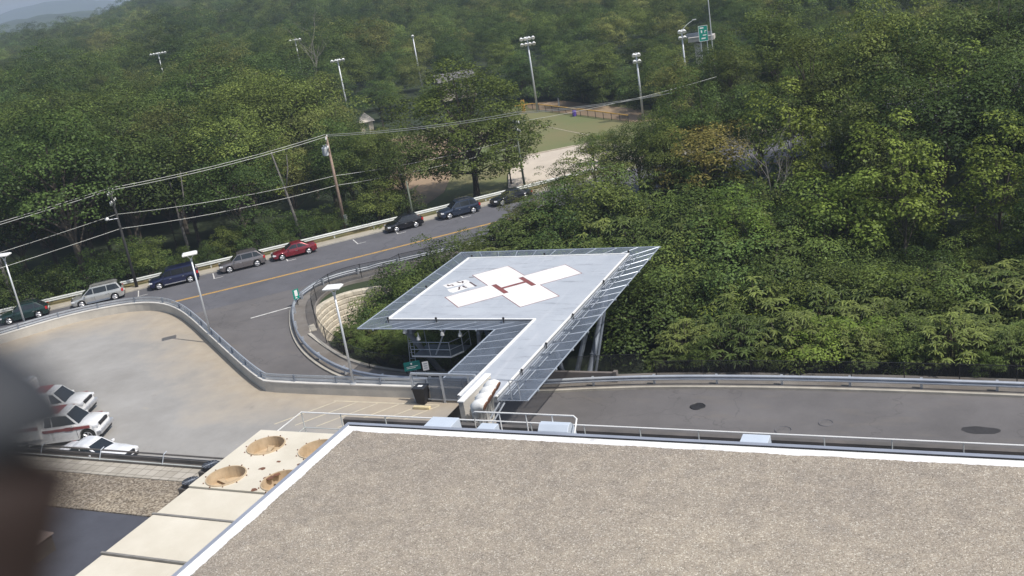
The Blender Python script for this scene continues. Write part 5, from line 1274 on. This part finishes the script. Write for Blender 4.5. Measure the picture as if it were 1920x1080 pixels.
def plant(key, x, y, z, s, label, cat='tree', group=None, name='tree', rz=None, sz=None, rnd=random.Random(77)):
    cm, tm, h = PROTO[key]
    t = thing(name, label, cat, (x, y, z), rnd.uniform(0, 6.28) if rz is None else rz, group); t.scale = (s, s, sz or s)
    o = bpy.data.objects.new('trunk', tm); COL.objects.link(o); o.parent = t
    if cm is not None:
        o = bpy.data.objects.new('crown' if name != 'bush' else 'foliage', cm); COL.objects.link(o); o.parent = t
        CROWNS.setdefault(key, o)
    return t
def plant_top(key, x, y, ztop, label, s=1.0, **k):
    """stand the tree on the ground at x,y and size its height so the top reaches ztop"""
    z = ground(x, y); h = PROTO[key][2]; return plant(key, x, y, z, s*(ztop-z)/h if s == 1.0 else s, label, sz=(ztop-z)/h, **k)
occupied = [(-39.9, 164.1), (-44.3, 167.9), (-43, 172), (-41, 168)]; CAP = True
def free(x, y, d):
    return all((x-a)**2+(y-b_)**2 > d*d for a, b_ in occupied)
def put(x, y): occupied.append((x, y))
# --- notable single trees: (proto, x, y, top z, width factor, label)
NOT = [
 ('hero0', -58.0, 113.5, 13.6, 1.22, 'big round broadleaf tree standing alone between the tall utility pole and the ball field'),
 ('hero1', -15.8, 108, 13.2, 1.08, 'very large dark round tree rising in the middle of the right hand wood'),
 ('gold0', -24.0, 94.8, 8.6, 1.25, 'yellow olive tree right of the pale concrete lot'),
 ('lime0', -5.9, 84, 9.5, 1.0, 'bright lime green tree right of centre in the right wood'),
 ('lime1', -10.4, 84, 6.0, 1.05, 'low spreading lime green tree left of the taller lime tree'),
 ('lime0', 1.0, 86, 8.4, 1.1, 'lime green tree near the right edge of the photo'),
 ('airy0', -34.7, 94.0, 8.2, 1.1, 'spreading airy tree whose top cuts into the pale lot at its right'),
 ('airy1', -38.2, 94.1, 6.6, 1.1, 'upright airy tree whose top cuts into the middle of the pale lot'),
 ('airy0', -40.0, 88.5, 5.2, 1.15, 'low airy tree below the left end of the pale lot'),
 ('dark1', -31.8, 98.5, 9.0, .95, 'dark bushy tree right of the ball field above the helipad corner'),
 ('mid3', -28.0, 95.5, 9.6, .95, 'leafy tree between the pale lot and the yellow olive tree'),
 ('dark2', -21.8, 110.5, 9.6, 1.1, 'dark tree behind the yellow olive tree and before the far road'),
 ('mid2', -17.6, 114.5, 10.4, 1.0, 'mid green tree behind the dead forked tree'),
 ('dark0', -13.2, 118.5, 11.5, 1.0, 'dark tree behind the very large round tree'),
 ('olive0', -26.6, 108.5, 8.2, 1.0, 'olive tree behind and left of the yellow olive tree'),
 ('mid3', -33.5, 107.0, 6.2, 1.0, 'low leafy tree behind the pale lot at its right'),
 ('dark1', -20.4, 101.5, 11.2, 1.0, 'dark tree right of the yellow olive tree hiding the road'),
 ('mid1', -30.2, 105.0, 9.2, 1.0, 'leafy tree in the back below the right floodlight pole'),
 ('dark0', -35.4, 102.0, 6.6, 1.0, 'low dark tree above the spreading airy tree near the lot'),
 ('dark3', -25.6, 101.5, 11.6, 1.0, 'dark tree standing below the right floodlight pole'),
 ('mid1', -64.2, 101, 10.2, .88, 'leafy dark tree right behind the tall brown utility pole'),
 ('dark2', -69.5, 101.5, 11.6, .9, 'dark tree left of the tall brown utility pole behind the guardrail'),
 ('mid0', -55.6, 119.0, 8.8, .8, 'leafy tree between the big round tree and the angled utility pole'),
 ('dark3', -66.0, 105.5, 7.4, 1.0, 'dark tree just behind the tree at the left side of the field gap'),
 ('dark1', -61.8, 102.8, 9.4, 1.2, 'dark bushy tree at the left side of the field gap'),
 ('dark0', -66.8, 99.6, 9.0, .9, 'dark tree whose crown stands right behind the transformers'),
]
for k, x, y, zt, sf, lab in NOT:
    z = ground(x, y); h = PROTO[k][2]; plant(k, x, y, z, sf*(zt-z)/h, lab, sz=(zt-z)/h); put(x, y)
for (x, y, h, k, lab) in [(-17.0, 90, 10.0, 'bare0', 'dead pale leafless tree with forked top beside the yellow tree'), (-7.8, 97, 12.0, 'bare1', 'tall grey leafless tree in front of the dark right wood'), (-131, 189, 17, 'bare0', 'far bare tree with pale branches beside the half hidden floodlight pole')]:
    z = ground(x, y); s = h/10.5; plant(k, x, y, z, s, lab)
def pale_trunk(x, y, pts_, label):
    t = thing('bare_trunk', label, 'tree trunk', (x, y, ground(x, y)-.1))
    for k, (P_, r_) in enumerate(pts_):
        b = MB(); b.tube(P_, r_, 7); b.build('trunk' if k == 0 else 'limb', M['greybark'], t, smooth=True)
pale_trunk(-80.6, 86.0, [([(0, 0, 0), (.1, 0, 3), (-.1, .1, 6), (0, 0, 10)], [.22, .18, .15, .08]), ([(0, 0, 5), (.7, .6, 7.5), (1.0, .9, 11)], [.11, .09, .04])], 'pale grey forked trunk standing among the dark trees above the people carrier')
pale_trunk(-69.6, 92.0, [([(0, 0, 0), (-.3, .1, 3), (-.9, .3, 6), (-2.0, .7, 10.5)], [.2, .17, .14, .07]), ([(-.9, .3, 6), (-.4, .9, 8.5), (-.3, 1.1, 10)], [.09, .07, .03])], 'grey trunk leaning left in the dark trees above the red sedan')
pale_trunk(-91.0, 71.0, [([(0, 0, 0), (-.3, .1, 3), (-.6, .3, 7)], [.25, .2, .12])], 'dull grey trunk behind the guardrail above the dark green crossover')
for q in [(-80.6, 86), (-69.6, 92), (-91, 71), (-78.5, 84), (-68.3, 90.3)]: put(*q)
# --- zones of single trees
FIELD = [(-105, 176), (-98, 160), (-76, 122), (-67.0, 107.0), (-60, 98), (-47, 96), (-43, 112), (-49, 140), (-45, 157), (-49, 165), (-74, 185), (-84, 189)]
rt = random.Random(5)
def in_view(x, y, zt, m=60):
    d = Vector((x, y, zt-CAMZ)); dz = d.dot(FWD)
    if dz < 5: return False
    px = 960+1945.7*d.dot(RT)/dz; py = 540-1945.7*d.dot(UP)/dz
    return -m < px < 1920+m and py > -m
def fence_side(x, y): return seg_dist(x, y, Kc)
SIGHT = [(-39.9, 164.1, 8.7, 1.0), (-44.3, 167.9, 6.4, .8), (-43, 171, 8.0, 1.6), (-49.4, 158.6, -1, 1.5), (-74.4, 175.4, -1, 3), (-113.2, 173, 5, 1.5), (-106.9, 168, -1.3, 2.0), (-101.5, 196, 2.9, 3), (-116, 209, 8, 1.5), (-140.8, 199.8, 10, 1.5), (-195, 215.8, 13, 3), (-345, 439, 15.5, 4), (-20, 258, 10, 4), (-56, 150, -1.5, 7), (-66, 172, -1, 9), (-24.3, 95.5, 2.0, 3.0), (-10.4, 84, 2.5, 1.5), (-17, 90, 3.5, .5), (-15.8, 108, 9, 2.5), (-80.6, 86, 1.5, .5), (-69.6, 92, 1.5, .6), (-57.5, 112, 1.5, 3)]
def cap_top(x, y):
    """highest a tree may grow here without hiding what the photo shows behind it"""
    rr = math.hypot(x, y); zm = 99
    for a, b_, z, hw in SIGHT:
        rt_ = math.hypot(a, b_)
        if rr >= rt_: continue
        lat = abs(x*b_-y*a)/rt_
        if lat < hw*rr/rt_+3.2: zm = min(zm, CAMZ-(CAMZ-z)*rr/rt_-.3)
    return zm
def px_of(x, y, z=0):
    d = Vector((x, y, z-CAMZ)); dz = d.dot(FWD); return 960+1945.7*d.dot(RT)/dz
TONE = {'dark': 'dark green', 'mid': 'mid green', 'olive': 'olive green', 'lime': 'lime green', 'gold': 'yellowish', 'airy': 'airy green', 'hero': 'big green', 'bush': 'dark leafy', 'suma': 'feathery sumac'}
def tone(k): return TONE.get(k[:4], TONE.get(k.rstrip('0123456789'), 'green'))
LM_L = [(20, 'near the left photo edge'), (110, 'above the dark green crossover'), (190, 'above the silver minivan'), (270, 'right of the globe lamp'), (350, 'above the navy people carrier'), (430, 'left of the silver crossover'), (500, 'above the silver crossover'), (590, 'above the red sedan'), (660, 'around the tall brown pole'), (760, 'right of the tall brown pole'), (860, 'above the black hatchback'), (980, 'left of the ball field'), (1200, 'behind the ball field'), (1330, 'by the right floodlight pole'), (3000, 'right of the highway sign')]
LM_R = [(1130, 'below the pale concrete lot'), (1250, 'above the far corner of the helipad'), (1340, 'below the yellow olive tree'), (1440, 'around the dead forked tree'), (1540, 'under the very large round tree'), (1660, 'around the spreading lime tree'), (1780, 'around the tall lime tree'), (1860, 'right of the tall lime tree'), (3000, 'at the right photo edge')]
LM_S = [(1220, 'beside the helipad columns'), (1300, 'left of the dark manhole'), (1380, 'right of the dark manhole'), (1460, 'above the blue boxy vent'), (1560, 'above the faint round cover'), (1660, 'right of the faint round cover'), (1760, 'left of the oil stain'), (1860, 'above the oil stain'), (3000, 'at the right photo edge')]
LM_M = [(700, 'at the bend of the guardrail'), (760, 'left of the black hatchback'), (830, 'below the black hatchback'), (900, 'below the slate blue crossover'), (980, 'below the rightmost sedan'), (1060, 'left of the pale lot'), (1150, 'behind the helipad cross'), (3000, 'behind the far corner of the helipad')]
def lm(tab, px):
    for a, t_ in tab:
        if px < a: return t_
    return tab[-1][1]
cand = []
for k in range(60000):
    x, y = rt.uniform(-235, 30), rt.uniform(55, 235)
    cand.append((x, y))
wood = []
TREES_LEFT = TREES_RIGHT = 0
for x, y in cand:
    d, side = fence_side(x, y); rr = math.hypot(x, y)
    if side <= 0 and in_poly(x, y, PIT) and y > 80 and x > (-31 if y < 99 else -38):
        zone = 'right'
    elif side > 0 and d > 6.0: zone = 'left'
    else: continue
    if in_poly(x, y, FIELD): continue
    if zone == 'right':
        if d < 4 and x < -30 or d < 5 and x >= -30: continue
        # falls towards the near fence
        lim = 77.5 + (0 if x > -16 else (-16-x)*.8)
        if y < lim: continue
        if x > -30 and y < 91 and x < -21: continue
    sp = 6.0 if rr < 135 else (6.9 if rr < 175 else 7.8)
    zt = 12
    if not in_view(x, y, zt, 110): continue
    if rr > 212: continue
    if not free(x, y, sp): continue
    put(x, y); wood.append((x, y, zone, rr))
wood.sort(key=lambda q: q[3]); wood = wood[:270]
for x, y, zone, rr in wood:
    nz = noise.noise((x*.03, y*.03, 2.0)); g = ground(x, y)
    if zone == 'left':
        h = 13.0+5.8*rt.random()+3.5*nz
        if x > -112 and y > 150: h = min(h, 8.5+2*rt.random())       # lower growth round the field
        if -80 < x < -66 and y < 112: h = 10.5+1.5*rt.random()
        k = rt.choice(['dark0', 'dark1', 'dark2', 'dark3', 'mid0', 'mid1', 'dark0', 'olive0', 'olive1', 'mid3'])
        lab = 'dense broadleaf tree in the wood beyond the street at left'; gp = 'trees of the wood beyond the street'
    else:
        h = 11.5+3.5*rt.random()+3*nz + (2.5 if x > -20 else .8) - (3.5 if y < 84 else 0)
        if x < -28: h = min(h, 8.5+1.2*rt.random())
        if x < -36: h = 6.8+rt.random()
        k = rt.choice(['dark0', 'dark1', 'dark2', 'dark3', 'mid2', 'mid3', 'dark1', 'olive0', 'mid0'])
        if rt.random() < .07: k = 'lime0'
        lab = 'dense broadleaf tree in the wood at right behind the helipad'; gp = 'trees of the wood behind the helipad'
    h = min(h, cap_top(x, y)-g)
    if h < 3.0: continue
    if zone == 'left' and fence_side(x, y)[0] < 14 and x < -70: h = max(h, 12.5)
    row = 'front' if fence_side(x, y)[0] < 16 else ('middle' if rr < 150 else 'deep')
    if zone == 'left':
        if rr > 165: row = 'farthest'
        lab = '%s tree, %s rows of left wood, %s' % (tone(k), row, lm(LM_L, px_of(x, y, g+h*.7)))
    else:
        row = 'nearest' if y < 98 else ('middle' if y < 125 else 'far')
        lab = '%s tree, %s rows of right wood, %s' % (tone(k), row, lm(LM_R, px_of(x, y, g+h*.7)))
    sz = h/PROTO[k][2]; s = sz*rt.uniform(.85, 1.3)*(1.15 if rr > 150 else 1.0)
    if h < 8: s *= 1.2
    plant(k, x, y, g, s, lab, group=gp, sz=sz)
# --- sumac thicket behind the near fence
def scatter(n, cond, box, spc, seed, keys, hrange, label, group, name='bush', cat='bush', maxn=999):
    r = random.Random(seed); pts = []; c = 0
    for _ in range(n):
        x, y = r.uniform(box[0], box[1]), r.uniform(box[2], box[3])
        if not cond(x, y) or any((x-a)**2+(y-b_)**2 < spc*spc for a, b_ in pts): continue
        pts.append((x, y)); c += 1
        if c > maxn: break
    for x, y in pts:
        k = r.choice(keys); h = hrange(x, y, r); z = ground(x, y); sz = h/PROTO[k][2]
        lab = label
        if callable(label): lab = label(x, y, z+h*.7, k, h)
        if CAP: h = min(h, max(1.6, cap_top(x, y)-z)); sz = h/PROTO[k][2]
        plant(k, x, y, z, sz*r.uniform(.95, 1.2), lab, cat, group, name, sz=sz, rnd=r)
    return pts
def ztop_right(x, y, r): 
    # top height above local ground so that tops climb away from the fence
    return 3.2+.16*(y-62)+r.uniform(-.3, .9)
scatter(9000, lambda x, y: 62.7 < y < 75.5 and x > -19.5+(y-61)*.10 and in_view(x, y, 0, 120), (-22, 8, 61, 83), 2.05, 9, ['sumac0', 'sumac1', 'sumac2', 'sumac3', 'bush1', 'sumac1', 'bush2'], ztop_right, lambda x, y, z, k, h: '%s in the %s row of the thicket, %s' % ('sumac bush' if 'sumac' in k else ('pale green bush' if k == 'bush2' else 'fine leafed bush'), ['first', 'second', 'third', 'fourth', 'fifth', 'sixth', 'back', 'back', 'back', 'back', 'back'][int((y-61)/2.6)], lm(LM_S, px_of(x, y, z))), 'sumac thicket behind the near road')
scatter(500, lambda x, y: y > 60.6 and in_view(x, y, 0, 60), (-20, 5, 61.5, 62.4), 2.3, 19, ['sumac0', 'bush1', 'sumac3'], lambda x, y, r: 1.5+r.random()*.8, 'low sumac sprout close behind the right chain link fence', 'low sprouts along the right fence')
scatter(1500, lambda x, y: 75.5 < y < 92 and x > -13+(y-75)*.1 and in_view(x, y, 0, 60), (-14, 8, 75, 92), 3.3, 20, ['bush0', 'bush0', 'bush1'], lambda x, y, r: 3.4+1.6*r.random(), lambda x, y, z, k, h: '%s undergrowth bush %s the sumac thicket, %s' % (tone(k), 'just behind' if y < 83 else 'deep behind', lm(LM_R, px_of(x, y, z))), 'undergrowth behind the sumac thicket')
# bushes between street and pad, and in the hollow
def c_mid(x, y):
    if not in_poly(x, y, PIT): return False
    dw, _ = seg_dist(x, y, WALLP)
    return dw > 1.6 and px_of(x, y) > 732 and y > 73.5 and x > -49.5 and x < -24 and y < 100 and fence_side(x, y)[0] > 15
scatter(6000, c_mid, (-50, -20, 72.5, 100), 2.5, 23, ['bush0', 'bush1', 'sumac1', 'bush0'], lambda x, y, r: max(2.4, min(6.0+r.uniform(-.8, .9), CAMZ-y*float(np.interp(px_of(x, y), [700, 735, 800, 880, 950, 1000, 1060, 1110, 1170, 1230], [.325, .306, .296, .288, .281, .262, .218, .208, .195, .195]))-ground(x, y)-r.uniform(.1, .8))), lambda x, y, z, k, h: '%s bush, %s row between helipad and street, %s' % (tone(k), ['nearest', 'second', 'third', 'fourth', 'farthest', 'farthest', 'farthest'][int(min(6, (y-72)/4.5))], lm(LM_M, px_of(x, y, z))), 'bushes between helipad and street')
scatter(3000, lambda x, y: in_poly(x, y, PIT) and (x > -24 or y > 90) and x < -12 and y < 90 and y > 70+(x+24)*.2, (-24, -12, 70, 90), 2.6, 29, ['bush0', 'bush1', 'sumac2', 'bush0'], lambda x, y, r: 5.5+.10*(y-70)+r.uniform(-.6, 1.2), lambda x, y, z, k, h: '%s bush right of the helipad, %s row, %s' % (tone(k), ['nearest', 'second', 'third', 'fourth', 'farthest', 'farthest'][int(min(5, (y-69)/4.2))], lm(LM_R, px_of(x, y, z))), 'bushes right of the helipad')
scatter(4000, lambda x, y: in_poly(x, y, PIT) and seg_dist(x, y, PIT)[0] > .8 and seg_dist(x, y, WALLP)[0] > 3.2 and (x < -38.6 or y < 57) and y < 73 , (-54, -36, 59, 73), 1.35, 37, ['bush1', 'sumac0', 'bush0', 'sumac2'], lambda x, y, r: (2.2+r.uniform(-.3, .5) if x > -46 else 1.5+r.uniform(-.2, .3)) if y < 67 else 3.2, lambda x, y, z, k, h: '%s shrub in the hollow %s' % (tone(k), 'close under the block wall' if x < -47 else ('in the middle below the fence' if x < -43 else ('left of the service platform' if x < -39.5 else 'beside the left helipad column'))), 'shrubs in the hollow below the block wall')
scatter(500, lambda x, y: in_poly(x, y, PIT) and seg_dist(x, y, WALLP)[0] > .8 and px_of(x, y) > 705, (-50.5, -43, 71, 76), 1.7, 38, ['bush0', 'bush1'], lambda x, y, r: 4.2+r.uniform(-.3, .9), 'tall shrub leaning over the far end of the block wall', 'tall shrubs at the far end of the block wall')
scatter(2500, lambda x, y: y > 150 and not in_poly(x, y, FIELD) and in_poly(x, y, [(-40, 150), (-38, 166), (-72, 196), (-92, 196), (-84, 188), (-74, 184), (-49, 164), (-45, 156)]), (-95, -36, 148, 198), 3.0, 43, ['bush0', 'bush1', 'bush0'], lambda x, y, r: 4.2+2.2*r.random(), lambda x, y, z, k, h: '%s bush on the bank behind the outfield fence, %s' % (tone(k), 'left of the marker post' if px_of(x, y) < 1042 else ('between marker post and barrel' if px_of(x, y) < 1077 else ('right of the barrel' if px_of(x, y) < 1150 else 'by the right floodlight pole'))), 'bushes on the bank behind the outfield fence')
# undergrowth along the far guardrail
scatter(5000, lambda x, y: fence_side(x, y)[1] > 0 and 4.0 < fence_side(x, y)[0] < 9.5 and not in_poly(x, y, FIELD) and x > -112 and x < -60, (-112, -58, 45, 104), 2.2, 41, ['bush0', 'bush1', 'bush0'], lambda x, y, r: 3.0+1.8*r.random(), lambda x, y, z, k, h: '%s undergrowth bush behind the guardrail, %s' % ('taller' if h > 3.9 else 'lower', lm(LM_L, px_of(x, y, z))), 'undergrowth bushes behind the street guardrail')

# --- the far forest: one mass, too many trees to count
def far_forest():
    keys = ['dark0', 'dark1', 'mid0', 'mid1', 'olive0', 'dark3']; r = random.Random(99)
    pts, kind, scl, rot = [], [], [], []
    near = [(x, y) for x, y, z, q in wood]
    grid = {}
    def ok(x, y, d):
        gx, gy = int(x//12), int(y//12)
        for i in (-1, 0, 1):
            for j in (-1, 0, 1):
                for a, b_ in grid.get((gx+i, gy+j), ()):
                    if (a-x)**2+(b_-y)**2 < d*d: return False
        grid.setdefault((gx, gy), []).append((x, y)); return True
    for x, y in near: ok(x, y, .1)
    rmax_near = max(q[3] for q in wood)
    for _ in range(120000):
        az = R(r.uniform(-54, 6)); rr = math.sqrt(r.uniform(150**2, 1500**2)) if r.random() < .75 else math.sqrt(r.uniform(150**2, 420**2)); x, y = math.sin(az)*rr, math.cos(az)*rr
        if rr < rmax_near-2: continue
        if in_poly(x, y, FIELD) or fence_side(x, y)[0] < 9: continue
        if az > R(-36) and rr > 700: continue
        if (abs(x+62) < 14 and 228 < y < 252) or (abs(x+101) < 6 and 190 < y < 205): continue
        if rr > 950 and az < R(-46.5): continue
        if not ok(x, y, 8.4 if rr < 420 else 10.5): continue
        g = ground(x, y); nz = noise.noise((x*.012, y*.012, 7.0))
        pts.append((x, y, g)); k = r.randrange(len(keys)); kind.append(k); h = (12.5+7.0*r.random()+7*nz)
        if rr < 290 and -130 < x < -40: h = min(h, 11+3*r.random())
        h = min(h, cap_top(x, y)-g)
        if h < 4: pts.pop(); kind.pop(); continue
        scl.append(h/15*(1.0 if rr < 420 else 1.3)); rot.append(r.uniform(0, 6.28))
    me = bpy.data.meshes.new('far_forest'); me.from_pydata(pts, [], [])
    for nm, tp, dat in (('kind', 'INT', kind), ('scl', 'FLOAT', scl), ('rot', 'FLOAT', rot)):
        a = me.attributes.new(nm, tp, 'POINT'); a.data.foreach_set('value', dat)
    o = bpy.data.objects.new('far_forest', me); COL.objects.link(o)
    props(o, 'distant wooded land of countless tree crowns reaching to the blue hills', 'forest', kind='stuff')
    ng = bpy.data.node_groups.new('far_forest', 'GeometryNodeTree'); ng.interface.new_socket('Geometry', in_out='INPUT', socket_type='NodeSocketGeometry'); ng.interface.new_socket('Geometry', in_out='OUTPUT', socket_type='NodeSocketGeometry')
    gi = ng.nodes.new('NodeGroupInput'); go = ng.nodes.new('NodeGroupOutput'); jn = ng.nodes.new('GeometryNodeJoinGeometry'); L = ng.links
    def attr(nm, tp):
        q = ng.nodes.new('GeometryNodeInputNamedAttribute'); q.data_type = tp; q.inputs[0].default_value = nm; return q.outputs['Attribute']
    ks, ss, rs_ = attr('kind', 'INT'), attr('scl', 'FLOAT'), attr('rot', 'FLOAT')
    cx = ng.nodes.new('ShaderNodeCombineXYZ'); L.new(rs_, cx.inputs[2])
    for i, k in enumerate(keys):
        cmp_ = ng.nodes.new('FunctionNodeCompare'); cmp_.data_type = 'INT'; cmp_.operation = 'EQUAL'; L.new(ks, cmp_.inputs['A'] if False else cmp_.inputs[2]); cmp_.inputs[3].default_value = i
        oi = ng.nodes.new('GeometryNodeObjectInfo'); oi.transform_space = 'ORIGINAL'; oi.inputs['Object'].default_value = CROWNS[k]; oi.inputs['As Instance'].default_value = True
        ip = ng.nodes.new('GeometryNodeInstanceOnPoints'); L.new(gi.outputs[0], ip.inputs['Points']); L.new(cmp_.outputs[0], ip.inputs['Selection']); L.new(oi.outputs['Geometry'], ip.inputs['Instance']); L.new(cx.outputs[0], ip.inputs['Rotation']); L.new(ss, ip.inputs['Scale'])
        L.new(ip.outputs[0], jn.inputs[0])
    L.new(jn.outputs[0], go.inputs[0])
    md = o.modifiers.new('scatter', 'NODES'); md.node_group = ng
    print('far trees', len(pts), 'near', len(wood))
far_forest()

# ------------------------------------------------------------------ hills
def hill_ridge(name, R0, prof, depth, amp, seed):
    b = MB(); n = 160; rows = 14; az0, az1 = -62, 14
    for j in range(rows):
        f = j/(rows-1)
        for i in range(n):
            az = az0+(az1-az0)*i/(n-1); a = R(az); rr = R0-depth+depth*f
            h = np.interp(az, [p[0] for p in prof], [p[1] for p in prof])
            h = (CAMZ + R0*math.tan(R(h))+30)*sstep(0, 1, f)**.8 - 30 + amp*noise.noise((az*.9, f*2, seed))*f+amp*.4*noise.noise((az*4, f*6, seed+3))*f
            b.v.append((math.sin(a)*rr, math.cos(a)*rr, h))
    for i in range(n):
        az = az0+(az1-az0)*i/(n-1); a = R(az); rr = R0+depth*.6; b.v.append((math.sin(a)*rr, math.cos(a)*rr, -30))
    for j in range(rows):
        for i in range(n-1): b.f.append((j*n+i, j*n+i+1, (j+1)*n+i+1, (j+1)*n+i))
    return struct(b.build(name, M['hill'], smooth=True))
hill_ridge('hills', 2300, [(-62, .2), (-51, .20), (-49.3, .30), (-46.5, .42), (-43.5, .12), (-38, .5), (-20, .8), (14, .5)], 1100, 5, 1.0)
hill_ridge('far_hills', 4700, [(-62, .4), (-51, .45), (-49.3, .62), (-47.6, .95), (-46.6, 1.0), (-45, .85), (-43, .42), (-40, .5), (-20, .7), (14, .5)], 1500, 7, 5.0)

# ------------------------------------------------------------------ air
def haze():
    b = MB(); b.box(-4900, 2200, -70, 5200, -60, 150); m = bpy.data.materials.new('haze'); m.use_nodes = True; n = m.node_tree
    n.nodes.remove(n.nodes['Principled BSDF']); v = n.nodes.new('ShaderNodeVolumePrincipled'); v.inputs['Color'].default_value = (.66, .76, .95, 1); v.inputs['Density'].default_value = .00028; v.inputs['Anisotropy'].default_value = .2
    n.links.new(v.outputs[0], n.nodes['Material Output'].inputs['Volume'])
    o = b.build('haze', m); o['kind'] = 'stuff'; o['label'] = 'pale blue summer haze over the distant hills'; o['category'] = 'haze'
haze()

# ------------------------------------------------------------------ things that still share a label get their rank from the left
def rank_labels():
    sets = {}
    for o in bpy.data.objects:
        if o.parent is None and 'label' in o and 'group' in o and o.type == 'EMPTY': sets.setdefault(o['label'], []).append(o)
    ordn = ['leftmost', 'second from left', 'third from left', 'fourth from left', 'fifth from left', 'sixth from left', 'seventh from left', 'eighth from left', 'ninth from left', 'tenth from left']
    for lab, L_ in sets.items():
        if 1 < len(L_) <= 10:
            L_.sort(key=lambda o: px_of(o.location.x, o.location.y, o.location.z+6))
            for i, o in enumerate(L_):
                o['label'] = lab+', '+(ordn[i] if i < len(L_)-1 or i == 0 else 'rightmost')
        for o in L_:
            w_ = o['label'].split()
            if len(w_) > 16: o['label'] = lab
rank_labels()

# ------------------------------------------------------------------ unidentified blurred object, shaped in camera space close to the lens
def near_object():
    d = .34; f = 1945.7
    def at(px, py, dd=d): return Vector((0, 0, CAMZ)) + FWD*dd + RT*((px-960)/f*dd) - UP*((py-540)/f*dd)
    base = at(-60, 1180)
    t = thing('blurred_object', 'blurred dark object close to the lens at lower left, grey above and brown below', 'blurred object', base)
    mg = mat('grey_cap', (.030, .034, .042), (.025, .028, .035), 30, .7); mb = mat('brown_part', (.022, .012, .010), (.015, .008, .007), 30, .8)
    b = MB(); b.tube([at(-100, 615), at(-85, 645), at(-74, 690), at(-58, 740), at(-24, 800), at(-6, 858)], [.004, .012, .020, .024, .027, .0275], 20); o = b.build('cap', mg, t, world=True, smooth=True)
    b = MB(); b.tube([at(-10, 859, d+.0005), at(-36, 960), at(-62, 1080), at(-90, 1400)], [.0262, .0262, .0262, .026], 20); b.build('lower_part', mb, t, world=True, smooth=True)
near_object()
